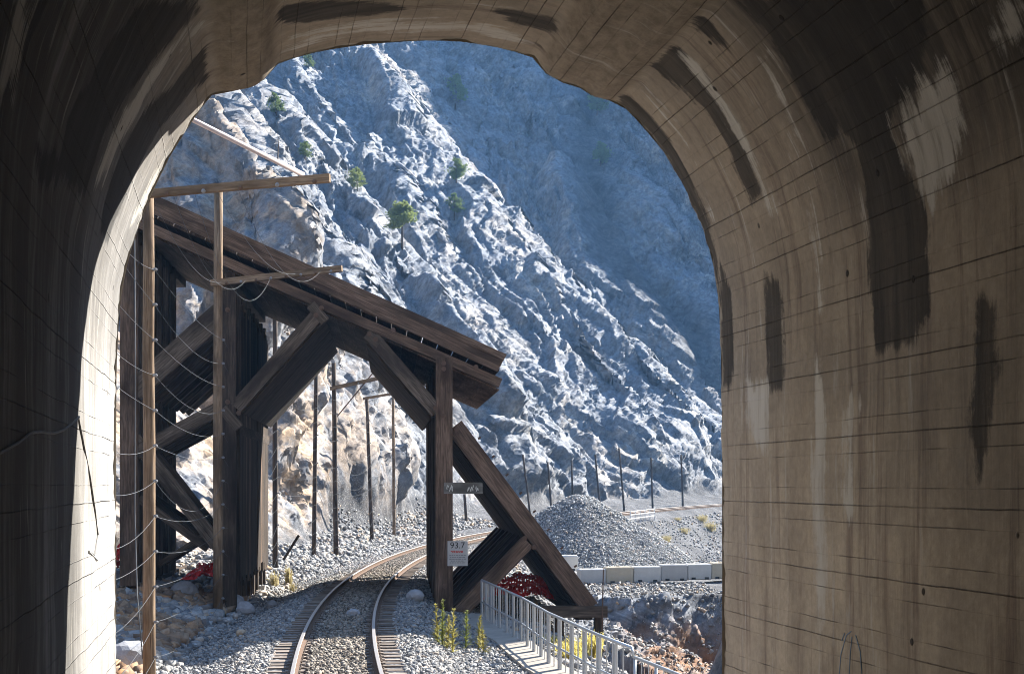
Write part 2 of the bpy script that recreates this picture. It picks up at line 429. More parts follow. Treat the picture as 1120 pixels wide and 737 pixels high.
def build_terrain():
    # rays fanning out from the portal, close together where the portal lets one look
    az = np.concatenate([np.radians(np.linspace(-62, -22, 70, endpoint=False)),
                         np.arctan((np.arange(130, 800, 1.5)-CX)/FPX), np.radians(np.linspace(8.6, 52, 60))])
    r1 = np.exp(np.linspace(math.log(12.2), math.log(52), 230, endpoint=False))
    r2 = np.exp(np.linspace(math.log(52), math.log(640), 1250))
    r = np.concatenate([r1, r2])
    A, Rr = np.meshgrid(az, r)
    x, y = Rr*np.sin(A), Rr*np.cos(A)
    z, n, s, foot, bal = terrain(x, y); chute = CHUTE*(n < 0)
    P = np.stack([x, y, z], -1)
    du = np.gradient(P, axis=0); dv = np.gradient(P, axis=1)
    N = np.cross(dv, du); N /= np.linalg.norm(N, axis=-1, keepdims=True)+1e-9
    N[N[..., 2] < 0] *= -1
    left = -n
    rocky = sstep(-.3, 1.6, left-foot+.8*fbm(x*.3, y*.3, 0*x, 3, 89))*(n < 0)
    xr = x-rail_x(y)
    rr = sstep(1.2, 4.0, xr)*sstep(72, 69, y)*(n > 2.9)*(z < -1.6)
    smooth_gully = sstep(.35, .7, fbm(x*.02, y*.02, z*.01, 3, 91))
    amp = rocky*(np.clip(Rr/140, .45, 1.5)+1.3*sstep(230, 330, Rr))*(1-.45*smooth_gully)
    amp = amp*(1-.8*chute)
    D = rock_detail(x, y, z, amp)+rr*(.2*facets(x*.7, y*.7, z*1.2, 77)+.15*facets(x*2.2, y*2.2, z*3, 78))
    lim = 3.2+.011*Rr; D = lim*np.tanh(D/lim)
    def box(a, r):
        for ax in (0, 1):
            c = np.cumsum(np.concatenate([np.repeat(np.take(a, [0], ax), r+1, ax), a, np.repeat(np.take(a, [-1], ax), r, ax)], ax), ax); m = a.shape[ax]
            a = (np.take(c, np.arange(2*r+1, 2*r+1+m), ax)-np.take(c, np.arange(0, m), ax))/(2*r+1)
        return a
    Db = box(D, 6); D = Db+np.clip(D-Db, -.0075*Rr, .0075*Rr)     # no blade-thin overhangs
    P = P+N*D[..., None]
    # tone attribute
    warm = sstep(0, 1, (1-np.abs(s-52)/42.))*(left < foot+26)*(n < 0)*.95
    warm = np.clip(warm+.35*sstep(.2, .6, fbm(x*.03, y*.03, z*.05, 3, 95))*rocky, 0, 1)*sstep(foot-3, foot+1, left)
    red = (sstep(3.2, 4.6, left)*(1-sstep(foot-1, foot+3, left))*(s < 14))*.9
    red = np.maximum(red, rr*sstep(3.6, 5.0, x)*sstep(-2.7, -4.0, z+.4*fbm(x*.3, y*.3, 0*x, 3, 97)))
    grav = np.clip(1-rocky-rr, 0, 1)*(1-red*.7)
    grav = np.maximum(grav, .45*smooth_gully*rocky*(fbm(x*.05, y*.05, z*.05, 3, 99) > -.1))
    grav = np.maximum(grav, chute*.9); bri = 1-.25*chute
    tone = np.stack([warm, red, grav, bri], -1).reshape(-1, 4)
    nr, na = x.shape
    idx = np.arange(nr*na).reshape(nr, na)
    F = np.stack([idx[:-1, :-1], idx[:-1, 1:], idx[1:, 1:], idx[1:, :-1]], -1).reshape(-1, 4)
    is_m = ((left-foot > .5) & (n < 0)).ravel()
    fm = is_m[F].all(1)
    V = P.reshape(-1, 3)
    mat = rock_material('limestone_and_gravel')
    for name, sel in (('mountainside', fm), ('ground', ~fm)):
        f = F[sel]; used, inv = np.unique(f, return_inverse=True)
        o = mesh_np(name, V[used], inv.reshape(-1, 4), mat, smooth=(name == 'ground'), attrs={'tone': tone[used]})
        o['kind'] = 'structure'
    return P
TERR = build_terrain()
def station(px, n):
    """first station along the line, seen at px, of a point n metres to its right"""
    ss = np.arange(60, 260, .5); q = [on_track(a, n) for a in ss]
    e = [abs(p.x/p.y*FPX+CX-px) for p in q]; return float(ss[int(np.argmin(e))])
def ground_z(x, y):
    z = terrain(np.array([float(x)]), np.array([float(y)]))[0]
    return float(z[0])
# a fast lookup of the finished surface (with the rock relief) for planting things
from mathutils.bvhtree import BVHTree
_dg = None
def drop(x, y):
    """height of the finished ground or mountain at (x, y)"""
    best = None
    for nme in ('ground', 'mountainside'):
        o = bpy.data.objects[nme]
        hit, loc, nrm, i = o.ray_cast(Vector((x, y, 300)), Vector((0, 0, -1)))
        if hit and (best is None or loc.z > best): best = loc.z
    return best if best is not None else ground_z(x, y)
def look(px, py):
    """point of the finished ground or mountain seen in that direction from the portal"""
    o0 = Vector((0, 0, H)); d = at(px, py, 1.0)-o0; d.normalize(); best = None
    for nme in ('ground', 'mountainside'):
        hit, loc, nrm, i = bpy.data.objects[nme].ray_cast(o0+d*14, d)
        if hit and (best is None or (loc-o0).length < (best-o0).length): best = loc.copy()
    return best
# ================================================================== tunnel
P0 = np.array([-.2706*12.3, 12.3]); PU = np.array([.985, .175]); PU /= np.linalg.norm(PU)
PA = np.array([-PU[1], PU[0]])   # outward along the bore
def portal_uz(px, py):
    r = (px-CX)/FPX
    u = (P0[1]*r-P0[0])/(PU[0]-PU[1]*r); d = P0[1]+PU[1]*u
    return u, H-(py-CY)/FPX*d
ARCH = [(127, 500), (127.5, 400), (131, 330), (141, 280), (160, 225), (185, 172), (213, 128), (232, 102), (240, 92), (250, 87), (264, 82), (284, 76),
        (310, 67), (350, 56), (400, 48.5), (460, 44.5), (500, 45), (540, 51), (580, 61), (602, 70), (620, 77), (642, 83), (655, 92), (664, 101), (676, 110), (702, 137), (727, 167), (747, 201),
        (766, 240), (779, 282), (786.5, 330), (789, 400), (790, 500)]
def smooth_poly(p, n):
    p = np.array(p, float); d = np.r_[0, np.cumsum(np.linalg.norm(np.diff(p, axis=0), axis=1))]
    t = np.linspace(0, d[-1], n)
    q = np.stack([np.interp(t, d, p[:, 0]), np.interp(t, d, p[:, 1])], -1)
    for _ in range(3): q[1:-1] = .25*q[:-2]+.5*q[1:-1]+.25*q[2:]
    return q
prof = [portal_uz(*p) for p in ARCH]
prof = [(prof[0][0], -.6)]+prof+[(prof[-1][0], -.6)]
NPROF = 460
PROF = smooth_poly(prof, NPROF)
def _bulge(px0, py0, px1, py1, h):
    """a rounded rib along the bore between two spots of the arch, standing h into the opening"""
    global PROF
    t = np.gradient(PROF, axis=0); nn = np.stack([t[:, 1], -t[:, 0]], -1); nn /= np.linalg.norm(nn, axis=1, keepdims=True)
    i0, i1 = [int(np.argmin(np.hypot(*(PROF-np.array(portal_uz(*p))).T))) for p in ((px0, py0), (px1, py1))]
    k = np.arange(NPROF); e = sstep(i0-4, i0+3, k)*sstep(i1+4, i1-3, k)
    PROF = PROF+nn*(h*e)[:, None]
    return i0, i1
RIBS = [_bulge(239, 93, 290, 75, .12), _bulge(598, 68, 666, 103, .12)]
PV = np.r_[0, np.cumsum(np.linalg.norm(np.diff(PROF, axis=0), axis=1))]      # arc length from the left foot
_t = np.gradient(PROF, axis=0); PN = np.stack([_t[:, 1], -_t[:, 0]], -1); PN /= np.linalg.norm(PN, axis=1, keepdims=True)  # inward (right of travel)
UC = .5*(PROF[0, 0]+PROF[-1, 0])
def bore(u, z, a):
    """portal coordinates u (right), z (up), a (metres back into the bore) -> world; the bore bends right as it goes back"""
    R = 240.0; th = np.asarray(a)/R
    cu = u-UC
    # centre of curvature on the right of the line of travel (same curve as the track)
    du = R-(R-cu)*np.cos(th); back = (R-cu)*np.sin(th)
    du = du+UC
    X = P0[0]+PU[0]*du-PA[0]*back; Y = P0[1]+PU[1]*du-PA[1]*back
    return X, Y, np.broadcast_to(z, X.shape)
AR = np.r_[np.linspace(0, 9.5, 260, endpoint=False), np.linspace(9.5, 46, 60)]
def stain(polys, a, v, soft):
    """1 inside any of the patches (a, v outline on the lining), fading over 'soft' metres"""
    out = np.zeros_like(a)
    for pts in polys:
        p = np.array(pts, float); ins = np.zeros(a.shape, bool); dist = np.full(a.shape, 1e9)
        for (x0, y0), (x1, y1) in zip(p, np.roll(p, -1, 0)):
            c = ((y0 > v) != (y1 > v)) & (a < (x1-x0)*(v-y0)/((y1-y0) if y1 != y0 else 1e-9)+x0)
            ins ^= c
            ex, ey = x1-x0, y1-y0; t = np.clip(((a-x0)*ex+(v-y0)*ey)/(ex*ex+ey*ey+1e-9), 0, 1)
            dist = np.minimum(dist, np.hypot(a-x0-t*ex, v-y0-t*ey))
        sd = np.where(ins, dist, -dist)
        out = np.maximum(out, np.clip(sd/soft*.5+.5, 0, 1))
    return out
#ST0
DARK = [
    [(2.94, 11.12), (4.84, 11.89), (4.64, 12.18), (4.32, 12.38), (4.1, 12.38), (3.84, 12.5), (3.92, 12.66), (4.06, 12.94), (4.12, 13.43), (4.08, 13.71), (3.88, 13.91), (3.32, 13.87), (3.22, 13.31), (3.28, 12.9), (3.36, 12.5), (3.16, 12.34), (2.98, 12.34), (2.98, 12.09), (2.96, 11.77), (2.98, 11.45)],
    [(1.3, 11.0), (1.78, 11.08), (1.8, 11.41), (1.72, 11.77), (1.66, 12.09), (1.56, 12.46), (1.28, 12.5), (1.24, 12.18), (1.34, 11.89), (1.24, 11.45), (1.04, 11.0)],
    [(2.38, 10.88), (2.5, 11.04), (2.42, 11.33), (2.38, 11.41), (2.28, 11.24), (2.18, 11.04)],
    [(0.16, 10.92), (0.3, 11.12), (0.34, 11.57), (0.28, 12.01), (0.24, 12.42), (0.2, 12.74), (0.06, 13.11), (0.04, 12.82), (0.0, 12.46), (0.0, 12.01), (0.0, 11.53), (0.0, 11.08)],
    [(1.24, 13.06), (1.54, 13.15), (1.6, 13.47), (1.58, 14.04), (1.26, 14.04), (1.18, 13.55)],
    [(0.22, 12.78), (0.38, 13.15), (0.38, 13.71), (0.28, 13.96), (0.02, 13.96), (0.06, 13.11)],
    [(4.7, 13.71), (4.94, 13.75), (4.96, 14.2), (4.86, 14.6), (4.7, 14.81), (4.62, 14.44), (4.72, 14.08)],
    [(1.64, 7.81), (1.4, 8.17), (1.08, 8.86), (0.9, 8.94), (0.78, 8.66), (0.88, 8.17), (1.26, 7.85)],
    [(1.0, 9.67), (1.06, 10.11), (1.04, 10.44), (0.86, 10.56), (0.74, 10.36), (0.7, 9.87)],
    [(0.36, 10.2), (0.36, 10.36), (0.24, 10.64), (0.16, 10.4)],
    [(1.4, 7.29), (0.52, 7.29), (0.82, 7.0), (1.18, 6.52), (1.3, 6.07), (1.56, 5.59), (2.2, 5.55), (2.32, 5.95), (2.2, 6.35), (1.6, 6.88)],
    [(2.74, 7.16), (2.26, 7.33), (2.48, 6.92), (2.86, 6.48), (3.22, 5.99), (3.3, 5.59), (4.48, 5.42), (4.58, 5.75), (4.3, 6.15), (3.9, 6.64), (3.84, 6.72)],
    [(6.18, 5.87), (5.94, 5.95), (6.02, 5.67), (6.2, 5.42), (6.44, 5.5)],
    [(5.32, 5.42), (4.06, 5.67), (3.78, 5.55), (5.08, 5.3)],
    [(2.02, 10.64), (2.34, 10.84), (1.86, 10.68), (1.72, 10.52)]]
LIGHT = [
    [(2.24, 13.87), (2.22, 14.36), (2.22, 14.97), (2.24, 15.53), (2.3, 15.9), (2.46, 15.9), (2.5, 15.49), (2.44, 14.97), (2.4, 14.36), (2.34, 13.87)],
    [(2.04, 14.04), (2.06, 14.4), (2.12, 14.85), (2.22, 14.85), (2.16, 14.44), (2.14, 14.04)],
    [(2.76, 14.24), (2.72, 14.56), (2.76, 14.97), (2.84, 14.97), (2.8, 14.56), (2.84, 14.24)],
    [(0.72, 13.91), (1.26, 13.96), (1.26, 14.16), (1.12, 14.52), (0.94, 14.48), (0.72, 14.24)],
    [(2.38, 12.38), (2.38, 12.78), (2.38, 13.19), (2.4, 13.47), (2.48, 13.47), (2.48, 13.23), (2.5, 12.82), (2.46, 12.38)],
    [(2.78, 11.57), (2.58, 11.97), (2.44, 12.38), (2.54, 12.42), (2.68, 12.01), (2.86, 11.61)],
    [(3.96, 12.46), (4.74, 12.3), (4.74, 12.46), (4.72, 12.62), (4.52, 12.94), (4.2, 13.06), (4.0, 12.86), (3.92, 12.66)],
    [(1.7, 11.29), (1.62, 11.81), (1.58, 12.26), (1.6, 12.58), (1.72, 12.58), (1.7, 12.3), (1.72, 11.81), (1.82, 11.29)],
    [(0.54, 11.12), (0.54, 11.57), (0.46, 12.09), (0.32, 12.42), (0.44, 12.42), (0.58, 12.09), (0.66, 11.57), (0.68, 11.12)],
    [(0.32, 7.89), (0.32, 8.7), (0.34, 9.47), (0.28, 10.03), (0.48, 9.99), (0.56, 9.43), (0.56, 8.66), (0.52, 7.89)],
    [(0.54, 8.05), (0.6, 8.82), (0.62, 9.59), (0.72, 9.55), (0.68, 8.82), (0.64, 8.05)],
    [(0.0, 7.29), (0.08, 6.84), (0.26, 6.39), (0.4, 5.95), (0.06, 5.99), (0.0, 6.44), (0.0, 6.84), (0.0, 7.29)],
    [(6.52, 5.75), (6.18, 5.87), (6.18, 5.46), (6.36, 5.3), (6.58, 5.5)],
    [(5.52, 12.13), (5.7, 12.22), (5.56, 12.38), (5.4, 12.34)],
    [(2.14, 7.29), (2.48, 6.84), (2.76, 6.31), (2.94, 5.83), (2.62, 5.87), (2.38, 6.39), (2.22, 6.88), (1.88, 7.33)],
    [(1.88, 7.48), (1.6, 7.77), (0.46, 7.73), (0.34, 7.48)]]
DAMP = [
    [(0.04, 13.71), (3.9, 13.96), (5.22, 13.79), (5.22, 14.81), (4.0, 14.93), (3.68, 14.48), (3.04, 14.4)],
    [(3.34, 13.83), (4.02, 13.91), (3.88, 14.97), (3.4, 14.97)],
    [(6.22, 4.21), (1.3, 4.01), (1.66, 3.6), (6.18, 3.85)],
    [(2.46, 14.76), (5.22, 14.68), (5.22, 14.93), (2.46, 14.93)],
    [(6.58, 5.5), (4.14, 6.03), (1.52, 5.63), (4.16, 4.98), (6.28, 4.82)]]
#ST1
def concrete_material():
    t = NT('old_tunnel_concrete', .85, .25)
    uv = t.coord('UV'); run = t.coord('UV', (2.2, .16, 1)); run2 = t.coord('UV', (5.0, .3, 1)); run3 = t.coord('UV', (9., .9, 1))
    at_ = t.n('ShaderNodeAttribute', attribute_name='stain'); sep = t.n('ShaderNodeSeparateColor'); t.link(at_.outputs['Color'], sep.inputs[0])
    D, L, W = sep.outputs; top = at_.outputs['Alpha']
    nA = t.noise(run, 1.0, 7, .65, .3); nB = t.noise(run2, 1.0, 7, .7, .2); nC = t.noise(uv, 2.2, 8, .7); nD = t.noise(run3, 1, 6, .7)
    col = t.mix(t.g(nA, .2, .8), (.47, .385, .28), (.64, .54, .405))
    col = t.mix(t.g(nC, .3, .7), t.mix(.30, col, (.26, .22, .18)), col)
    col = t.mix(t.math('MULTIPLY', t.g(nB, .50, .68), .6), col, (.13, .075, .062))       # soot runs
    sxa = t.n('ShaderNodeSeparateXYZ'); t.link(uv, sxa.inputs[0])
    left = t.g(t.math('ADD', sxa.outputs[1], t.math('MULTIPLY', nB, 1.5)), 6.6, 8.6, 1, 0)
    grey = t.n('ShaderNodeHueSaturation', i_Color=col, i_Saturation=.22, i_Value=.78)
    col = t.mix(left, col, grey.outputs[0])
    mot = t.math('MULTIPLY', t.g(t.noise(t.coord('UV', (1.1, .55, 1)), 1.3, 9, .72, .5), .36, .62), 1.0)
    col = t.mix(mot, t.mix(.28, col, (.10, .088, .075)), col)
    grn = t.noise(t.coord('UV', (1, 1, 1)), 14, 5, .7)
    col = t.mix(t.g(grn, .3, .7, .22, 0), col, (.08, .07, .06))
    # strong sooty streaks towards the crown
    tt = t.math('MULTIPLY', top, t.g(t.math('ADD', nA, t.math('MULTIPLY', nD, .35)), .42, .72))
    col = t.mix(t.math('MULTIPLY', tt, .88), col, (.045, .042, .038))
    ra = t.n('ShaderNodeAttribute', attribute_name='rib').outputs['Fac']
    rough_rib = t.mix(t.g(t.noise(t.coord('UV', (3, 5, 1)), 1.6, 8, .75), .3, .7), (.15, .12, .085), (.30, .245, .18))
    col = t.mix(t.g(ra, .25, .75, 0, .9), col, rough_rib)
    # lime washes
    lw = t.math('MULTIPLY', t.g(nD, .55, .68), t.g(nA, .45, .6))
    col = t.mix(t.math('MULTIPLY', lw, .75), col, (.52, .49, .43))
    wob = t.math('ADD', t.math('MULTIPLY', t.math('SUBTRACT', nB, .5), .9), t.math('MULTIPLY', t.math('SUBTRACT', nC, .5), .5))
    blot = t.noise(t.coord('UV', (1.6, 1.1, 1)), 2.4, 9, .78, .4)
    dk = t.g(t.math('ADD', t.math('ADD', D, t.math('MULTIPLY', wob, 1.3)), t.math('MULTIPLY', t.math('SUBTRACT', blot, .5), 1.1)), .36, .66)
    dk = t.math('MULTIPLY', dk, t.g(nB, .25, .7, .8, 1))
    col = t.mix(t.math('MULTIPLY', W, t.g(nB, .3, .6, .15, .45)), col, (.14, .128, .112))
    col = t.mix(t.math('MULTIPLY', dk, .93), col, t.mix(nC, (.018, .018, .018), (.038, .036, .034)))
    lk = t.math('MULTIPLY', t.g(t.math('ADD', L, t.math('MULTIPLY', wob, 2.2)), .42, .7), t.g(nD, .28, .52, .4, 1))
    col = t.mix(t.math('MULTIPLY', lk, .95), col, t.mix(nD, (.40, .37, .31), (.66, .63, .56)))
    # board joints along the bore, every 0.245 m of girth, plus the odd cold joint
    sx = t.n('ShaderNodeSeparateXYZ'); t.link(uv, sx.inputs[0]); v = sx.outputs[1]
    vw = t.math('ADD', v, t.math('MULTIPLY', t.math('SUBTRACT', t.noise(uv, .7, 4), .5), .035))
    fr = t.math('ABSOLUTE', t.math('SUBTRACT', t.math('FRACT', t.math('DIVIDE', vw, .49)), .5))
    jn = t.math('SMOOTH_MIN', 1.0, t.g(fr, .0, .014, 1, 0), 0.0)
    jn = t.math('MULTIPLY', jn, t.g(t.noise(t.coord('UV', (.6, 3, 1)), 1.3, 3), .36, .62, .25, 1))
    fr2 = t.math('ABSOLUTE', t.math('SUBTRACT', t.math('FRACT', t.math('DIVIDE', vw, .245)), .5))
    jn2 = t.math('MULTIPLY', t.g(fr2, .0, .02, 1, 0), t.g(t.noise(t.coord('UV', (.5, 4, 1)), 2.3, 3), .46, .6, .1, .7))
    jj = t.math('MAXIMUM', jn, jn2)
    col = t.mix(t.math('MULTIPLY', t.math('MULTIPLY', jj, t.g(t.noise(uv, 5, 6, .8), .3, .6, .25, 1)), .8), col, (.035, .03, .027))
    # tie holes
    hv = t.vor(t.coord('UV', (1.9, 2.05, 1)), 1.0); hole = t.math('MULTIPLY', t.g(hv.outputs['Distance'], .035, .06, 1, 0), t.g(t.noise(uv, .8, 2), .42, .5))
    col = t.mix(t.math('MULTIPLY', hole, .9), col, (.02, .018, .016))
    b = t.bump(nC, .35, .03); b = t.bump(t.math('SUBTRACT', 1.0, t.math('MAXIMUM', jj, hole)), .8, .015, b)
    b = t.bump(t.noise(run3, 3, 5), .25, .02, b)
    return t.done(col, b)
def build_tunnel():
    root = empty('railway_tunnel', (P0[0]+PU[0]*UC, P0[1]+PU[1]*UC, -.6), 'stained board-marked concrete railway tunnel framing the whole view', 'tunnel')
    a, k = np.meshgrid(AR, np.arange(NPROF), indexing='ij')
    U = PROF[k, 0]; Z = PROF[k, 1]; v = PV[k]
    # hand-made unevenness of the lining
    wob = .025*fbm(a*.5, v*.5, 0*a, 4, 201)+.010*fbm(a*2.5, v*2.5, 0*a, 3, 205)
    lip = -np.exp(-a/.10)*.05*np.abs(fbm(v*4, a*4, 0*a, 4, 207, .65))
    sh = np.abs((v-PV[-1]/2)/(PV[-1]/2))
    lump = 0
    U = U+PN[k, 0]*(wob+lip); Z = Z+PN[k, 1]*(wob+lip)
    X, Y, Zz = bore(U, Z, a)
    V = np.stack([X, Y, Zz], -1).reshape(-1, 3)
    na, nv = a.shape; idx = np.arange(na*nv).reshape(na, nv)
    F = np.stack([idx[:-1, :-1], idx[1:, :-1], idx[1:, 1:], idx[:-1, 1:]], -1).reshape(-1, 4)
    d = stain(DARK, a, v, .13); l = stain(LIGHT, a, v, .24); w = stain(DAMP, a, v, .3)
    top = np.maximum(sstep(7.9, 6.6, v)*sstep(4.0, 5.2, v)*.65, sstep(13.6, 12.4, v)*sstep(2.0, 3.2, a)); top = np.maximum(top, .35*sstep(.6, .4, sh)); top = np.maximum(top, .15*sstep(5.2, 4., v))
    rib = np.zeros(NPROF)
    for i0, i1 in RIBS: rib = np.maximum(rib, sstep(i0-5, i0+1, np.arange(NPROF))*sstep(i1+5, i1-1, np.arange(NPROF)))
    rib = rib[k]*(.85+.15*fbm(a*2, v*3, 0*a, 3, 233)); d = d*(1-rib); l = l*(1-rib); top = top*(1-rib*.85)
    wobr = rib*(.02*fbm(a*4, v*4, 0*a, 3, 231, .5, True))
    st = np.stack([d, l, w, top], -1).reshape(-1, 4)
    uv = np.stack([a, v], -1).reshape(-1, 2)
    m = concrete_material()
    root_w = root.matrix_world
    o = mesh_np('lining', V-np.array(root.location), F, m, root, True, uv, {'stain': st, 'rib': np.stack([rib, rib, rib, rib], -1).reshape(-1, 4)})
    # headwall: thick slab round the opening, its front face on the portal plane
    q = PROF[::4]
    outer = np.stack([np.clip(UC+(q[:, 0]-UC)*1.0+np.sign(q[:, 0]-UC)*1.1, UC-4.0, UC+4.0), np.where(q[:, 1] > 4.0, np.minimum(q[:, 1]+1.3, 8.6), q[:, 1])], -1)
    outer = q+(-PN[::4])*1.15
    outer[:, 1] = np.maximum(outer[:, 1], -1.0)
    mb_v, mb_f, mb_uv = [], [], []
    for ring, aa in ((q, -.004), (outer, -.004), (outer, 1.6)):
        X, Y, Zq = bore(ring[:, 0], ring[:, 1], np.full(len(ring), aa))
        mb_v += list(np.stack([X, Y, Zq], -1)-np.array(root.location)); mb_uv += list(ring)
    m_ = len(q)
    for r_ in range(2):
        for i in range(m_-1):
            mb_f.append((r_*m_+i, r_*m_+i+1, (r_+1)*m_+i+1, (r_+1)*m_+i))
    hm = simple('portal_concrete', (.36, .32, .27), .9, .2, .35, 1.6)
    mesh_np('portal_headwall', np.array(mb_v), np.array(mb_f), hm, root, False, np.array(mb_uv))
    # unseen end cap, added to keep sky light out of the bore
    X, Y, Zq = bore(q[:, 0], q[:, 1], np.full(len(q), 45.9))
    c = MB(); c.poly([Vector(p)-root.location for p in zip(X, Y, Zq)]); c.build('bore_light_cap', simple('light_cap_dark', (.08, .075, .07)), root)
    # trackbed inside
    fl = MB()
    prev = None
    for aa in np.linspace(-.6, 46, 40):
        X, Y, _ = bore(np.array([PROF[0, 0]+.002, PROF[-1, 0]-.002]), np.array([0., 0.]), np.array([aa, aa]))
        cur = [Vector((X[0], Y[0], -.40)), Vector((X[1], Y[1], -.40))]
        if prev: fl.quad([prev[0], prev[1], cur[1], cur[0]])
        prev = cur
    o = fl.build('tunnel_floor', gravel_material('dark_ballast', (.18, .17, .16), (.42, .40, .37))); o['kind'] = 'structure'
    return root
build_tunnel()

def build_hill():
    """rocky hill the bore runs into, behind the portal plane"""
    m = bpy.data.materials['limestone_and_gravel']
    us = np.linspace(-30, 42, 120); ws = np.linspace(0, 1, 70)
    U, W = np.meshgrid(us, ws, indexing='ij')
    cu = np.abs(U-UC)
    z0 = np.where(cu < 4.3, 8.15, -10.0)
    zt = 34+6*fbm(U*.05, 0*U, 0*U, 3, 301)
    Z = z0+(zt-z0)*W
    back = .35+.55*np.clip(Z-8, 0, None)+.15*np.clip(Z, 0, 8)+np.where(U > UC+3, .10*(cu-3), .55*np.clip(cu-4, 0, None))+.5*fbm(U*.25, Z*.25, 0*U, 4, 303, .5, True)*np.clip(cu-3.5, .2, 1)+.4
    back = np.maximum(back, .3)
    X = P0[0]+PU[0]*U-PA[0]*back; Y = P0[1]+PU[1]*U-PA[1]*back
    nu, nw = U.shape; idx = np.arange(nu*nw).reshape(nu, nw)
    F = np.stack([idx[:-1, :-1], idx[1:, :-1], idx[1:, 1:], idx[:-1, 1:]], -1).reshape(-1, 4)
    tone = np.zeros((nu*nw, 4)); tone[:, 0] = .3; tone[:, 3] = 1
    o = mesh_np('hills', np.stack([X, Y, Z], -1).reshape(-1, 3), F, m, None, False, None, {'tone': tone}); o['kind'] = 'structure'
build_hill()
# ================================================================== railway track
M_RAIL_TOP = simple('worn_rail_head', (.44, .41, .39), .45, .5, .2, 30, metal=.75)
M_RUST = simple('rusty_steel', (.12, .075, .05), .8, .2, .4, 8)
M_TIE = wood('weathered_sleeper_wood', (.17, .135, .11), (.36, .30, .25), .9)
def rail_profile(): # half-metre-scale section of a rail, (n, z) around the running edge, z = 0 at the top
    return [(-.036, -.012), (-.03, -.0), (.03, -.0), (.036, -.012), (.034, -.04), (.009, -.055), (.009, -.14), (.07, -.155), (.07, -.17), (-.07, -.17), (-.07, -.155), (-.009, -.14), (-.009, -.055), (-.034, -.04)]
def build_track():
    root = empty('railway_track', on_track(0), 'single railway track curving right on grey ballast', 'railway track')
    for side in (-1, 1):
        ss = np.r_[np.arange(-20, 90, 1.0), np.arange(90, 380, 3.0)]
        pr = rail_profile(); mb = MB(); hd = MB(); prev = None
        for s in ss:
            ring = [on_track(s, side*.755+p, z)-root.location for p, z in pr]
            if prev:
                for i in range(len(pr)):
                    j = (i+1) % len(pr); q = [prev[i], ring[i], ring[j], prev[j]]
                    (hd if i in (0, 1, 2) else mb).quad(q)
            prev = ring
        r = mb.build('rail', M_RUST, root); hd.build('rail_head', M_RAIL_TOP, r)
    # sleepers: the ones that show largest singly, the rest as one part
    k = 0; rest = MB()
    for i, s in enumerate(np.arange(-20, 250, .53)):
        L = 2.55+random.uniform(-.06, .06); off = random.uniform(-.04, .04); tw = random.uniform(-.02, .02)
        a, b = on_track(s+tw, off-L/2, -.26), on_track(s-tw, off+L/2, -.26)
        a -= root.location; b -= root.location
        dz = random.uniform(-.008, .008); a.z += dz; b.z += dz
        mb = rest if not (-3.5 < s and k < 96) else MB()
        mb.beam(a, b, .225+random.uniform(-.012, .012), .19, jit=.006)
        for sd in (-1, 1):   # tie plate and two spikes under each rail
            p = on_track(s, sd*.755, -.164)-root.location; d = on_track(s, sd*.755+.2, -.164)-root.location; d = (d-p).normalized()
            mb.beam(p-d*.17, p+d*.17, .17, .014)
            for e in (-.1, .1): mb.beam(p+d*e, p+d*e+Vector((0, 0, .035)), .03, .03, (0, 1, 0))
        if mb is not rest: mb.build('sleeper', M_TIE, root); k += 1
    o = rest.build('sleeper_run', M_TIE, root); o['kind'] = 'stuff'
build_track()

# ================================================================== ballast and rubble (uncountable stones)
def stones(name, pts, sizes, mat, flat=.7):
    """irregular eight-cornered stones, one mesh"""
    n = len(pts); pts = np.asarray(pts); sizes = np.asarray(sizes)
    c = np.array([(sx, sy, sz) for sz in (-1, 1) for sy in (-1, 1) for sx in (-1, 1)], float)*.5
    c = c[None]*(1+rng.uniform(-.38, .38, (n, 8, 3)))*sizes[:, None, None]*np.array([1, .85, flat])*rng.uniform(.75, 1.25, (n, 1, 3))
    q = rng.normal(size=(n, 4))*np.array([1.6, .35, .35, 1.6]); q /= np.linalg.norm(q, axis=1, keepdims=True)
    w, x, y, z = q.T
    Rm = np.stack([1-2*(y*y+z*z), 2*(x*y-z*w), 2*(x*z+y*w), 2*(x*y+z*w), 1-2*(x*x+z*z), 2*(y*z-x*w), 2*(x*z-y*w), 2*(y*z+x*w), 1-2*(x*x+y*y)], -1).reshape(n, 3, 3)
    V = np.einsum('nij,nkj->nki', Rm, c)+pts[:, None, :]
    fq = np.array([(0, 2, 3, 1), (4, 5, 7, 6), (0, 1, 5, 4), (2, 6, 7, 3), (0, 4, 6, 2), (1, 3, 7, 5)])
    F = (fq[None]+(np.arange(n)*8)[:, None, None]).reshape(-1, 4)
    return mesh_np(name, V.reshape(-1, 3), F, mat)
M_STONE = stone_material('ballast_stones', (.11, .11, .112), (.39, .382, .365), (.39, .31, .24))
M_STONE_DARK = stone_material('oily_ballast_stones', (.07, .063, .055), (.34, .30, .25), (.34, .27, .21))
M_RUBBLE = stone_material('broken_rubble', (.14, .14, .145), (.40, .385, .36), (.40, .27, .16))
M_RUBBLE_RED = stone_material('rusty_rubble', (.15, .10, .07), (.36, .24, .15), (.42, .22, .10))
def scatter(nw, ns, count, zoff, smin, smax, power=1.0, cond=None):
    out, sz = [], []
    s = ns[0]+(ns[1]-ns[0])*rng.random(count)**power; n = rng.uniform(nw[0], nw[1], count)
    xy = np.array([on_track(a, b)[:2] for a, b in zip(s, n)])
    z = terrain(xy[:, 0], xy[:, 1])[0]
    size = smin+(smax-smin)*rng.random(count)**2.2
    keep = np.ones(count, bool) if cond is None else cond(xy[:, 0], xy[:, 1], n, s)
    return np.column_stack([xy, z+zoff+size*.12])[keep], size[keep]
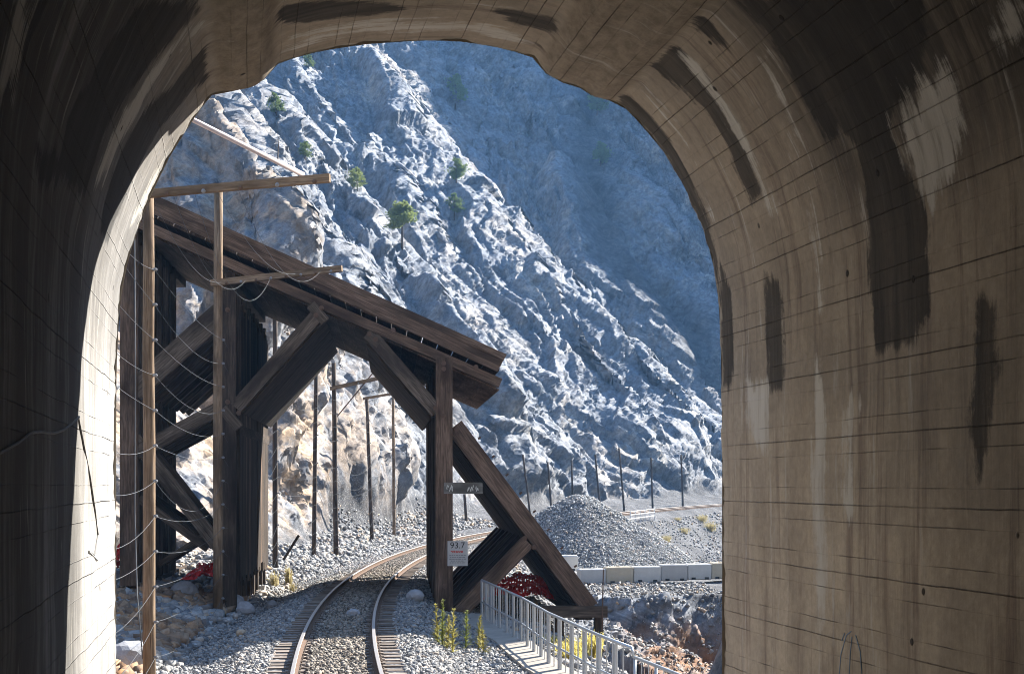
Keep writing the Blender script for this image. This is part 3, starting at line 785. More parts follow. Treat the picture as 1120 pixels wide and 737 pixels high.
def build_ballast():
    P, S = zip(scatter((-3.6, -1.25), (-6, 70), 26000, .0, .025, .085, 1.5), scatter((1.22, 4.2), (-6, 70), 30000, .0, .025, .085, 1.5),
               scatter((-5.6, -3.3), (-4, 80), 9000, .02, .04, .2, 1.4))
    o = stones('ballast', np.concatenate(P), np.concatenate(S), M_STONE); o['kind'] = 'stuff'
    P, S = scatter((-.56, .56), (-6, 80), 16000, .03, .025, .075, 1.5)
    o = stones('track_centre_ballast', P, S, M_STONE_DARK); o['kind'] = 'stuff'
    # scree and broken rock under the cliff
    P, S = scatter((-12, -4.8), (2, 95), 14000, .03, .05, .26, 1.1)
    o = stones('scree', P, S, M_RUBBLE); o['kind'] = 'stuff'
    P, S = scatter((-9.5, -3.7), (-10, 20), 9000, .05, .06, .34, .9)
    t = fbm(P[:, 0]*.3, P[:, 1]*.3, 0*P[:, 0], 2, 401) > .12
    o = stones('rusty_rubble', P[~t], S[~t], M_RUBBLE_RED); o['kind'] = 'stuff'
    o = stones('grey_rubble', P[t], S[t], M_RUBBLE); o['kind'] = 'stuff'
    # stony ground beyond the railing and along the ravine bank
    n = 14000
    y = rng.uniform(24, 80, n); x = rail_x(y)+.4+rng.random(n)**1.3*11; z = terrain(x, y)[0]
    z = np.array([drop(a, b) for a, b in zip(x, y)])-.06; ok = (z > -8)
    o = stones('ravine_stones', np.column_stack([x, y, z+.1])[ok], (.04+.16*rng.random(n)**4)[ok], M_RUBBLE); o['kind'] = 'stuff'
build_ballast()
def boulder(p, size, label, mat, seed, sq=(1, .8, .75), group=None):
    import bmesh
    bm = bmesh.new(); bmesh.ops.create_icosphere(bm, subdivisions=3, radius=.5)
    co = np.array([v.co[:] for v in bm.verts])
    d = fbm(co[:, 0]*1.6+seed, co[:, 1]*1.6, co[:, 2]*1.6, 3, seed)
    d = np.floor(d*4)/4*.28+.05*fbm(co[:, 0]*5, co[:, 1]*5+seed, co[:, 2]*5, 2, seed+9)
    for v, k in zip(bm.verts, d): v.co = Vector((v.co.x*sq[0], v.co.y*sq[1], v.co.z*sq[2]))*(1+k)*size
    me = bpy.data.meshes.new('boulder'); bm.to_mesh(me); bm.free(); me.materials.append(mat)
    o = bpy.data.objects.new('boulder', me); COL.objects.link(o); o.location = p; o.rotation_euler.z = seed*1.3
    return tag(o, label, 'boulder', group)
M_BOULDER = simple('boulder_rock', (.30, .30, .31), .95, .1, .45, 5, bump=.6)
M_BOULDER_WARM = simple('warm_boulder_rock', (.40, .31, .22), .95, .1, .4, 5, bump=.6)
def ground_hit(px, py, lift=0.0):
    p = look(px, py); return Vector((p.x, p.y, p.z+lift))
for k, (px, py, size, lab, m) in enumerate([
    (454, 657, .62, 'pale block of rock on the ballast left of the signed timber post', M_BOULDER),
    (253, 668, .95, 'large grey angular boulder at the foot of the inner left shed post', M_BOULDER),
    (268, 672, .62, 'mid grey boulder touching the right side of the large angular one', M_BOULDER),
    (297, 664, .42, 'small grey boulder alone in the shadow beside the left sleeper ends', M_BOULDER),
    (202, 655, .95, 'blue grey boulder lying midway between the two wired poles', M_BOULDER),
    (142, 733, 1.1, 'whitish boulder at the foot of the tunnel jamb by the nearest pole', M_BOULDER),
    (264, 695, .3, 'single light tan stone at the sunlit edge of the rubble', M_BOULDER_WARM),
    (386, 674, .36, 'grey stone lying between the rails in the shadow', M_BOULDER),
    (240, 673, .5, 'brown boulder directly below the second wired pole', M_BOULDER_WARM)]):
    boulder(ground_hit(px, py, size*.22), size, lab, m, k+3)
# ================================================================== timber rock shed
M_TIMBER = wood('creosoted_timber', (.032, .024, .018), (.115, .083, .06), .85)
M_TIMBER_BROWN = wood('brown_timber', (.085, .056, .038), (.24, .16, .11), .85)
M_TIMBER_GREY = wood('grey_brown_timber', (.07, .052, .038), (.20, .155, .115), .88)  # paler grey-brown tone for front braces and small timbers
M_TIMBER_POLE = wood('pole_wood', (.15, .10, .062), (.36, .26, .17), .88)
M_TIMBER_POLE_DARK = wood('dark_pole_wood', (.05, .038, .03), (.15, .11, .085), .88)
PHI = math.atan(.085)
SO = Vector((-2.2, 44.0, 0))
SA = Vector((-math.sin(PHI), math.cos(PHI), 0)); SR = Vector((math.cos(PHI), math.sin(PHI), 0))
def fp(px, py):
    """survey pixel -> (x across, z) in the shed's front frame"""
    r = (px-CX)/FPX; t = (SO.y*r-SO.x)/(SR.x-SR.y*r); d = SO.y+SR.y*t
    return Vector((t, 0, H-(py-CY)/FPX*d))
def build_shed():
    root = empty('rock_shed', SO, 'dark timber rock shed with a sloping plank roof spanning the track', 'rock shed', rz=PHI)
    NB, STEP = 8, 1.5
    def member(name, a, b, w, h, mat, y=0.0, n=NB, up=None, y0=0.0, jit=.012, ext=0.0):
        A, B = fp(*a), fp(*b)
        for i in range(n):
            mb = MB(); o = Vector((0, 0, 0))
            mb.beam(A, B, w, h, up or (0, 1, 0), jit=jit)
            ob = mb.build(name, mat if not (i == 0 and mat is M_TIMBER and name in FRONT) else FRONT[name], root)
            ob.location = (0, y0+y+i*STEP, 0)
    FRONT = {'knee_brace': M_TIMBER_GREY, 'strut': M_TIMBER_BROWN, 'lower_brace': M_TIMBER_BROWN, 'post': M_TIMBER_BROWN, 'outer_post': M_TIMBER_BROWN, 'rafter': M_TIMBER_BROWN, 'wall_brace': M_TIMBER_GREY}  # front frame takes paler timber than the frames behind
    # w is in the frame's plane, h along the shed
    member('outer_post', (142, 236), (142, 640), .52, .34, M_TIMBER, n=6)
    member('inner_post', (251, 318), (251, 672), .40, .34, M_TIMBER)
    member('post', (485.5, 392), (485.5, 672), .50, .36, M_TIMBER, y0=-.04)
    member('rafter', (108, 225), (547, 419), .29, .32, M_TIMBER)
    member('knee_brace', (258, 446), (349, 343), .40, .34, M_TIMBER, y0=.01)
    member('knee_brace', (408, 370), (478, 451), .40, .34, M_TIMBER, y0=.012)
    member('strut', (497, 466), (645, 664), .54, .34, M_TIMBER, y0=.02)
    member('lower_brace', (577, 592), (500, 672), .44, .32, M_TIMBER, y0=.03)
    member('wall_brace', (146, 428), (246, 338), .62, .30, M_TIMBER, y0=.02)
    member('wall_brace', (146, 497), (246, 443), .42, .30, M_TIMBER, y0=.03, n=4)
    member('wall_brace', (146, 478), (246, 606), .40, .28, M_TIMBER, y0=.05, n=2)
    member('wall_brace', (150, 545), (226, 600), .22, .2, M_TIMBER, y0=.3, n=3)
    member('wall_brace', (246, 570), (172, 618), .16, .2, M_TIMBER, y0=.33, n=3)
    # small corbels where braces meet, front frame
    for a, b in (((244, 447), (262, 468)), ((340, 334), (356, 352)), ((401, 366), (415, 376)), ((474, 444), (488, 460))):
        mb = MB(); mb.beam(fp(*a), fp(*b), .30, .36, (0, 1, 0)); mb.build('bolster', M_TIMBER_GREY, root).location = (0, -.03, 0)
    # stringers tying the frames together, running the length of the shed
    for name, p, w, h in (('sill', (486, 672), .5, .3), ('sill', (251, 676), .5, .3), ('sill', (142, 645), .5, .3), ('sill', (640, 672), .5, .34),
                          ('wall_plate', (485, 399), .3, .3), ('wall_plate', (251, 303), .34, .3), ('wall_plate', (142, 255), .34, .3), ('girt', (500, 474), .28, .3), ('girt', (258, 470), .25, .3)):
        q = fp(*p); mb = MB(); mb.beam(q+Vector((0, .2, 0)), q+Vector((0, NB*STEP-1.2, 0)), w, h); mb.build(name, M_TIMBER, root)
    # block end of the sill of the raking struts
    mb = MB(); a, b = fp(570, 668), fp(663, 668); mb.beam(a, b, .34, .34, (0, 1, 0)); mb.build('sill_end', M_TIMBER_GREY, root).location = (0, -.12, 0)
    for px in (612, 655):
        mb = MB(); a, b = fp(px, 672), fp(px, 712); mb.beam(a, b, .26, .3, (0, 1, 0)); mb.build('crib_post', M_TIMBER, root).location = (0, .1, 0)
    # deck planks over the rafters, laid along the shed
    A, B = fp(104, 208), fp(546, 405.5); n = 26
    nrm = Vector((-(B-A).z, 0, (B-A).x)).normalized()
    L1 = NB*STEP-.9
    for i in range(n):
        p, q = A.lerp(B, (i+.03)/n), A.lerp(B, (i+.97)/n); c = (p+q)/2+nrm*random.uniform(-.01, .01)
        mb = MB(); mb.beam(c+Vector((0, -.10+random.uniform(-.02, .02), 0)), c+Vector((0, L1+random.uniform(-.1, .1), 0)), (q-p).length, .10, nrm)
        mb.build('roof_plank', M_TIMBER, root)
    # kerb of three planks standing on the roof's front edge
    for k, (ya, yb) in enumerate(((216.5, 389.5), (222.5, 397), (229.5, 404.5))):
        x0, x1 = 112, 551.5-3.2*k
        sl = (yb-ya)/(552-170.)
        a, b = fp(x0, ya+(x0-170)*sl+2.5), fp(x1, ya+(x1-170)*sl+2.5)
        mb = MB(); mb.beam(a, b, .205-.012*k, .12, (0, 1, 0), jit=.012); mb.build('roof_kerb', M_TIMBER_BROWN, root).location = (0, -.22+.012*k, 0)
    # soffit boards under the rafters
    A, B = fp(112, 233), fp(546.5, 425.5); n = 24
    for i in range(n):
        p, q = A.lerp(B, (i+.01)/n), A.lerp(B, (i+.99)/n); c = (p+q)/2-nrm*.02
        mb = MB(); mb.beam(c+Vector((0, .12, 0)), c+Vector((0, L1-.1, 0)), (q-p).length, .05, nrm); mb.build('soffit_board', M_TIMBER_BROWN if i > 18 else M_TIMBER, root)
    # sheathing boards nailed to the under sides of the braces, laid parallel to them
    for a, b, off in (((258, 446), (349, 343), -.235), ((408, 370), (478, 451), -.235), ((499, 466), (643, 660), -.30), ((577, 592), (506, 664), .25)):
        A, B = fp(*a), fp(*b); d = (B-A).normalized(); up = Vector((-d.z, 0, d.x)); up = up if up.z > 0 else -up
        for i in range(10):
            y = .22+i*1.06
            mb = MB(); mb.beam(A+up*off*(1 if off < 0 else -1)+Vector((0, y+.5, 0)), B+up*off*(1 if off < 0 else -1)+Vector((0, y+.5, 0)), 1.03, .05, up, jit=.008); mb.build('sheathing_board', M_TIMBER, root)
    # iron bolts and splinters along the raking strut's upper edge
    a, b = fp(505, 462), fp(655, 662); d = (b-a).normalized(); up = Vector((-d.z, 0, d.x))
    for i in range(9):
        p = a.lerp(b, .1+.1*i)+up*.10
        mb = MB(); mb.tube([p, p+up*.10], .03, 6); mb.build('bolt', M_RUST, root).location = (0, .02, 0)
    # washers and nuts where the front members meet
    for px, py in ((250, 440), (262, 452), (346, 346), (352, 338), (411, 372), (404, 366), (476, 447), (485, 455), (485, 398), (485, 404), (499, 470), (573, 588), (583, 598), (507, 664), (486, 640), (640, 656), (250, 340), (300, 303), (430, 362), (520, 402)):
        q = fp(px, py); mb = MB(); mb.tube([q+Vector((0, -.30, 0)), q+Vector((0, -.235, 0))], .075, 8); mb.tube([q+Vector((0, -.335, 0)), q+Vector((0, -.30, 0))], .04, 6); mb.build('bolt', M_RUST, root)
    # board lining of the left wall, seen from inside
    qt, qb = fp(266, 330), fp(266, 640)
    for i in range(30):
        y = .3+i*.34
        if random.random() < .12: continue
        mb = MB(); mb.beam(Vector((qb.x-.12, y, qb.z+random.uniform(-.1, .3))), Vector((qb.x-.12, y, qt.z-random.uniform(0, .3))), .055, .31, (0, 1, 0))
        mb.build('wall_board', M_TIMBER if random.random() < .8 else M_TIMBER_BROWN, root)
    return root
SHED = build_shed()
def shed_pt(px, py, y=0.0): 
    q = fp(px, py); return SO+SR*q.x+SA*y+Vector((0, 0, q.z))

# footing, conduit at the far end of the left wall
p = at(276, 650, 51.0)
mb = MB(); mb.beam((p.x, p.y, p.z-.5), (p.x, p.y, p.z+.75), .2, .22, (0, 1, 0), jit=.05); mb.beam((p.x+.25, p.y+.1, p.z-.5), (p.x+.27, p.y+.1, p.z+.28), .24, .25, (0, 1, 0), jit=.06)
tag(mb.build('concrete_footing', simple('rough_concrete', (.42, .40, .37), .95, .1, .3, 5)), 'rough pale concrete footing at the far foot of the left shed wall', 'footing')
M_CABLE = simple('grey_cable', (.33, .34, .35), .55, .4, .1, 5)
M_WIRE = simple('galvanised_wire', (.09, .095, .10), .8, .15, .1, 5)
pts = [at(286, 470, 53), at(286, 560, 53), at(287, 600, 52.8), at(284, 628, 52.4), at(279, 645, 51.5)]
tag(MB().tube(pts, .02, 6).build('conduit', M_CABLE, smooth=True), 'pale cable hanging down the far edge of the left shed wall', 'cable')

# ================================================================== signs on the right post
def text_mesh(body, size, name, mat, parent, loc, rot, ext=.002):
    cu = bpy.data.curves.new(name, 'FONT'); cu.body = body; cu.size = size; cu.align_x = 'CENTER'; cu.align_y = 'CENTER'; cu.extrude = ext
    o = bpy.data.objects.new(name+'_tmp', cu); COL.objects.link(o)
    dg = bpy.context.evaluated_depsgraph_get(); me = bpy.data.meshes.new_from_object(o.evaluated_get(dg))
    bpy.data.objects.remove(o); me.materials.clear(); me.materials.append(mat)
    t = bpy.data.objects.new(name, me); COL.objects.link(t); t.parent = parent; t.location = loc; t.rotation_euler = rot
    return t
def build_signs():
    y0 = -.30
    c = shed_pt(500, 604.5, y0); root = empty('mileage_sign', c, 'white mileage board 93.7 with fine print, nailed low on the post', 'sign', rz=PHI)
    s = 44/FPX
    mb = MB(); mb.beam((0, 0, -13.5*s), (0, 0, 13.5*s), 22*s, .02, (0, 1, 0)); mb.build('panel', simple('sign_white', (.42, .41, .39), .6, .3, .2, 6), root)
    dk = simple('sign_black', (.02, .02, .02), .6); rd = simple('sign_red', (.45, .05, .04), .6); gr = simple('sign_grey', (.22, .22, .22), .6)
    text_mesh('93.7', 9.5*s, 'mileage_number', dk, root, (-.2*s, -.013, 8.6*s), (math.pi/2, 0, 0))
    for k, (z, w, m) in enumerate(((2.6, 15, rd), (1.2, 12, rd), (-2, 18, gr), (-4, 17, gr), (-6, 18, gr), (-8, 15, gr), (-10, 17, gr))):
        mb = MB(); x = -w/2
        while x < w/2-1:
            l = random.uniform(1.2, 3.2); mb.beam(((x)*s, -.013, z*s), (min(x+l, w/2)*s, -.013, z*s), .006, .026, (0, 0, 1)); x += l+.7
        mb.build('print_line', m, root)
    mb = MB(); mb.beam((0, .03, -14*s), (0, .03, 14*s), .1, .03, (0, 1, 0)); mb.build('batten', M_TIMBER, root)
    c = shed_pt(506, 533.5, y0); root = empty('board_sign', c, 'narrow weathered board with flaking lettering nailed across the post', 'sign', rz=PHI)
    mb = MB(); mb.beam((-21*s, 0, 0), (21*s, 0, 0), .022, 12*s, (0, 0, 1), jit=.01); mb.build('board', wood('weathered_board', (.17, .155, .13), (.34, .32, .28)), root)
    fl = simple('flaking_paint', (.55, .53, .46), .8); mb = MB()
    for x in (-17, -15, -13, -11.5, 5, 7, 9, 11, 13.5, 16):
        for _ in range(3):
            xx, zz = x+random.uniform(-.8, .8), random.uniform(-2.5, 2.5)
            mb.beam((xx*s, -.014, (zz-1.2)*s), ((xx+random.uniform(-.9, .9))*s, -.014, (zz+1.2)*s), .022, .006, (0, 1, 0))
    mb.build('lettering', fl, root)
build_signs()

# ================================================================== slide fence: poles, arms, insulators, wires
def build_pole(px_top, py_top, px, pybase, d, rad, label, mat, group, ins=True, lean=0):
    b = at(px, pybase, d); zb = drop(b.x, b.y); b.z = zb-.25
    t = at(px_top, py_top, d)
    root = empty('fence_pole', b, label, 'pole', group)
    t = t-b
    k = 7; pts = [Vector((0, 0, 0)).lerp(t, i/(k-1))+Vector((random.uniform(-.012, .012), random.uniform(-.01, .01), 0))*(0 < i < k-1) for i in range(k)]
    MB().tube(pts, [rad*(1.06-.16*i/(k-1)) for i in range(k)], 10).build('shaft', mat, root, True)
    return root, b, b+t
M_PORC = simple('insulator_porcelain', (.22, .22, .22), .35, .5, .1, 9)
POLES = []
specs = [  # top px, top py, base px, base py, distance, radius, label, material
    (162, 203, 163.5, 727, 28.0, .115, 'tall tan wired pole nearest the tunnel mouth, carrying the highest crossarm', M_TIMBER_POLE),
    (239, 205, 238, 660, 42.0, .135, 'brown wired pole in front of the inner left shed post', M_TIMBER_POLE),
    (301, 330, 301, 617, 62.0, .11, 'leftmost dark pole framed by the shed opening', M_TIMBER_POLE_DARK),
    (346, 398, 343, 604, 71.0, .105, 'second dark pole from the left inside the shed opening', M_TIMBER_POLE_DARK),
    (365, 397, 367.5, 602, 74.0, .125, 'thick dark pole with a crossarm in the shed opening', M_TIMBER_POLE_DARK),
    (401, 434, 407, 590, 88.0, .11, 'dark leaning pole with a short arm, in the middle of the shed opening', M_TIMBER_POLE_DARK),
    (430, 428, 431, 586, 95.0, .10, 'slim reddish brown pole right of the leaning one in the shed opening', M_TIMBER_POLE),
    (469, 455, 471, 580, 108.0, .11, 'thin pale pole just left of the signed timber post', M_TIMBER_GREY),
    (508, 540, 510.5, 577, 118.0, .12, 'short dark pole seen through the triangle below the narrow board', M_TIMBER_POLE_DARK)]
for sp in specs:
    POLES.append(build_pole(sp[0], sp[1], sp[2], sp[3], sp[4], sp[5], sp[6], sp[7], 'poles of the slide fence beside the track'))
far = [(572, 497, 581, 150, 'leaning thin pole rising just right of the raking timber strut'), (599, 505, 604, 160, 'thin dark pole above the left shoulder of the gravel cone'),
       (625, 503, 627, 172, 'thin dark pole directly behind the tip of the gravel cone'), (651, 497, 657, 186, 'thin leaning pole just right of the tip of the gravel cone'),
       (677, 490, 683, 200, 'tall thin pole left of the white culvert railing'), (712, 500, 714, 225, 'thin pole right of the white culvert railing'), (745, 497, 747, 248, 'rightmost thin pole beside the far track')]
for tx, ty, bx, d, lab in far:
    d = on_track(station(bx, -5.0), -5.0).y
    POLES.append(build_pole(tx, ty, bx, 556, d, .0007*d, lab, M_TIMBER_POLE_DARK, 'poles of the slide fence beside the track'))
def arm(root, p, q, w, ins, mat=M_TIMBER_POLE):
    p = p-root.location; q = q-root.location
    MB().beam(p, q, w, w*1.15, jit=.008).build('crossarm', mat, root)
    for i in range(ins):
        c = p.lerp(q, .12+.8*i/max(1, ins-1)); MB().tube([c+Vector((0, -.03, -.05)), c+Vector((0, -.09, -.06)), c+Vector((0, -.11, -.07))], [.03, .045, .02], 7).build('insulator', M_PORC if i % 2 else M_RUST, root)
A1 = (at(160, 212, 27.85), at(361, 195, 27.4)); A2 = (at(231, 310, 41.8), at(374, 293.5, 41.4))
arm(POLES[0][0], *A1, .13, 5); arm(POLES[1][0], *A2, .15, 8)
arm(POLES[4][0], at(361, 425, 73.8), at(421, 412, 73.6), .15, 3); arm(POLES[5][0], at(397, 436, 87.8), at(432, 430, 87.6), .13, 2)
MB().tube([at(369, 455, 73.8)-POLES[4][1], at(411, 404, 73.7)-POLES[4][1]], .03, 6).build('brace_rod', M_RUST, POLES[4][0])
# wires: each runs from a pole outside the left of the portal along the whole fence
ZW = [.15+.72*i for i in range(12)]
P_0 = Vector((-5.15, 15.0, 0))
def sag(a, b, dz, n=14):
    return [a.lerp(b, i/n)-Vector((0, 0, dz*4*(i/n)*(1-i/n))) for i in range(n+1)]
def on_pole(k, z):
    b, t = POLES[k][1], POLES[k][2]; f = (z-b.z)/(t.z-b.z)
    return b.lerp(t, f)
for w, z in enumerate(ZW):
    pts = []; seq = [P_0+Vector((0, 0, z))]
    for k in (0, 1, 2, 3, 4, 5, 6):
        b, t = POLES[k][1], POLES[k][2]
        zz = b.z+.25+(z+.4)*(min(8.6, (t.z-b.z-.3))/9.2)
        q = on_pole(k, zz)+Vector((specs[k][5]*1.1, -.04, 0)); seq.append(q)
        if k < 2 or w % 2 == 0:
            c = MB().tube([q-POLES[k][1]+Vector((-.03, 0, 0)), q-POLES[k][1]+Vector((.035, -.01, 0)), q-POLES[k][1]+Vector((.055, -.015, 0))], [.03, .035, .015], 6).build('insulator', M_PORC, POLES[k][0])
    for a, b in zip(seq[:-1], seq[1:]):
        L = (a-b).length; s_ = sag(a, b, L*.032*random.uniform(.3, 1.6)); pts += s_ if not pts else s_[1:]
    tag(MB().tube(pts, .0046, 4, False).build('fence_wire', M_WIRE), 'thin grey wire of the slide fence, sagging from pole to pole', 'wire', 'wires of the slide fence')
for i in range(5):   # slack wires from the upper crossarm to the lower one
    f = .04+.19*i
    a, b = A1[0].lerp(A1[1], f*.62), A2[0].lerp(A2[1], f+.04)
    tag(MB().tube(sag(a, b, .5+.4*(i % 3), 18), .0046, 4, False).build('slack_wire', M_WIRE), 'thin slack wire drooping between the two long crossarms', 'wire', 'slack wires between the two long crossarms')
pts = [at(147, 240, 30), at(148, 420, 30), at(147.5, 560, 30), at(150, 650, 29), at(156, 720, 28.2)]
tag(MB().tube(pts, .013, 5).build('hanging_cable', M_WIRE, smooth=True), 'thin vertical cable hanging left of the nearest wired pole', 'cable')
# pale pole lying against the cliff, upper left
a, b = at(112, 82, 60), at(331, 191, 72)
mz = drop(a.x, a.y); mast = empty('tall_mast', (a.x, a.y, mz-.4), 'tall mast behind the left tunnel jamb holding the slanting pole', 'pole')
MB().tube([(0, 0, 0), (0, 0, (a.z-mz)*.5), (0, 0, a.z-mz+.7)], [.2, .18, .15], 10).build('shaft', M_TIMBER_POLE, mast, True)
tag(MB().tube([a, a.lerp(b, .5), b], [.11, .12, .13], 8).build('leaning_pole', simple('pale_peeling_paint', (.62, .50, .46), .8, .2, .3, 4), smooth=True), 'pale pinkish pole slanting down to the right across the cliff above the shed roof', 'pole')
# the pole outside the left jamb from which the wires start
MB0 = empty('fence_pole', (P_0.x-.15, P_0.y, -.8), 'wired pole standing close outside the left tunnel jamb', 'pole', 'poles of the slide fence beside the track')
MB().tube([(0, 0, 0), (0, 0, 4.8), (0, 0, 9.7)], [.13, .12, .11], 10).build('shaft', M_TIMBER_POLE, MB0, True)
# ================================================================== walkway railing and kerb
M_GALV = simple('galvanised_steel', (.43, .45, .465), .42, .5, .15, 12, metal=.6)
M_CONC = simple('walkway_concrete', (.30, .265, .225), .95, .1, .3, 2.5, bump=.4)
def rz_(y): return -.60-.15*sstep(26.0, 22.0, np.array(float(y)))*0
def build_railing():
    ys = [42.3, 40.2, 38.0, 35.8, 33.6, 31.4, 29.1, 26.8, 24.7]
    P = [Vector((float(rail_x(y)), y, -.60)) for y in ys]
    root = empty('guard_railing', P[4], 'galvanised steel railing with flat bars along the walkway edge', 'railing')
    o = root.location
    hgt = 1.05
    top = [p+Vector((0, 0, hgt))-o for p in P]
    MB().tube(top+[top[-1]+Vector((.02, -.05, -.16))], .030, 8).build('top_rail', M_GALV, root, True)
    MB().tube([p+Vector((0, 0, .42))-o for p in P], .024, 8).build('mid_rail', M_GALV, root, True)
    k = 0
    for i in range(len(P)-1):
        a, b = P[i], P[i+1]; d = (b-a).normalized()
        for f, w in ((0.0, .07), (.25, .05), (.5, .11), (.75, .05)) if i else ((0.0, .07), (.2, .05), (.4, .10), (.6, .05), (.8, .10)):
            q = a.lerp(b, f)-o
            if w > .06:
                mb = MB()
                for e in (-.10, .10): mb.tube([q+d*e+Vector((0, 0, -.25)), q+d*e+Vector((0, 0, hgt))], .026, 8)
                mb.beam(q+Vector((0, 0, .0)), q+Vector((0, 0, hgt-.05)), .20, .012, d.cross(Vector((0, 0, 1)))); mb.build('railing_post', M_GALV, root)
            else:
                MB().beam(q+Vector((0, 0, -.05)), q+Vector((0, 0, hgt-.02)), w, .014, d.cross(Vector((0, 0, 1)))).build('flat_bar', M_GALV, root)
    # lower continuation towards the tunnel
    ys2 = [24.55, 23.4, 22.2, 20.8]
    Q = [Vector((float(rail_x(y)), y, -.74)) for y in ys2]
    root2 = empty('guard_railing', Q[1], 'lower short section of steel railing running out of frame by the right jamb', 'railing'); o = root2.location
    MB().tube([p+Vector((0, 0, hgt))-o for p in Q], .03, 8).build('top_rail', M_GALV, root2, True)
    MB().tube([p+Vector((0, 0, .42))-o for p in Q], .024, 8).build('mid_rail', M_GALV, root2, True)
    for i in range(len(Q)):
        for f in (0, .33, .66):
            if i == len(Q)-1 and f: continue
            q = (Q[i].lerp(Q[min(i+1, len(Q)-1)], f))-o
            if f == 0: MB().tube([q+Vector((0, 0, -.25)), q+Vector((0, 0, hgt))], .026, 8).build('railing_post', M_GALV, root2, True)
            else: MB().beam(q+Vector((0, 0, -.05)), q+Vector((0, 0, hgt-.02)), .05, .014, (1, 0, 0)).build('flat_bar', M_GALV, root2)
    # kerb under it
    mb = MB(); prev = None
    for y in np.linspace(43.5, 14.5, 24):
        x = float(rail_x(y)); t = .012*math.sin(y*3)
        ring = [Vector((x-.62, y, -1.3)), Vector((x-.62, y, -.63+t)), Vector((x+.24, y, -.60+t)), Vector((x+.24, y, -1.9))]
        if prev:
            for i in range(3): mb.quad([prev[i], ring[i], ring[i+1], prev[i+1]])
        else: mb.quad(ring)
        prev = ring
    mb.quad(list(reversed(prev)))
    tag(mb.build('walkway_kerb', M_CONC), 'pale concrete walkway kerb carrying the steel railing', 'kerb')
build_railing()

# ================================================================== block wall, gravel cone, culvert railing
M_BLOCK = [simple('block_concrete_'+n_, c, .95, .1, .22, 1.8, bump=.3) for n_, c in (('grey', (.50, .49, .47)), ('tan', (.52, .45, .34)), ('pale', (.58, .56, .52)), ('mottled', (.47, .45, .42)))]
def lock_block(p, q, h, label, m):
    import bmesh
    d = (q-p); L = d.length-.03; z = min(p.z, q.z); bm = bmesh.new()
    bmesh.ops.create_cube(bm, size=1)
    for v in bm.verts: v.co = Vector((v.co.x*L, v.co.y*.75, v.co.z*h))
    bmesh.ops.bevel(bm, geom=bm.edges[:], offset=.045, segments=1, affect='EDGES')
    me = bpy.data.meshes.new('body'); bm.to_mesh(me); bm.free(); me.materials.append(m)
    mid = (p+q)/2
    root = empty('concrete_block', mid, label, 'concrete block', 'row of concrete blocks below the gravel cone', math.atan2(d.y, d.x))
    o = bpy.data.objects.new('body', me); COL.objects.link(o); o.parent = root; o.location = (0, 0, h/2)
    # dark strips painting the shade of forklift notches at the front foot
    for e in (-.28, .28):
        c = MB(); c.beam((e*L-.12, -.378, .075), (e*L+.12, -.378, .075), .012, .13); c.build('notch_shade_strip', notch_shade, root)
    c = MB(); c.beam((-.12, 0, h), (.12, 0, h), .10, .05); c.build('lifting_knob', m, root)
notch_shade = simple('painted_notch_shade', (.05, .05, .05), .95)  # near-black colour standing for shade inside the notches
edges = [(632, 640), (661, 638.2), (691, 637), (721, 635.3), (750, 634), (776, 633), (801, 632)]
labs = ['grey block at the left end of the lower row, under the upper block', 'tan stained block, second from the left in the row', 'smooth pale block between the tan one and the mottled one',
        'mottled grey block in the middle of the row', 'pale block with a flat top, second from the right jamb', 'block cut off by the right tunnel jamb']
for i in range(6):
    (x0, y0), (x1, y1) = edges[i], edges[i+1]
    p, q = at(x0, y0, 79+i*.35), at(x1, y1, 79.35+i*.35)
    if i in (1, 4): p.z += .02
    lock_block(p, q, .86+.03*(i % 2), labs[i], M_BLOCK[(0, 1, 2, 3, 2, 1)[i]])
p, q = at(607, 624, 80.6), at(632, 624, 80.6)
lock_block(p, q, .86, 'single pale block standing a step higher at the left end of the row', M_BLOCK[2])
p, q = at(600, 641, 80.2), at(631, 641, 80.0)
lock_block(p, q, .82, 'shaded block half hidden behind the raking timber strut', M_BLOCK[0])

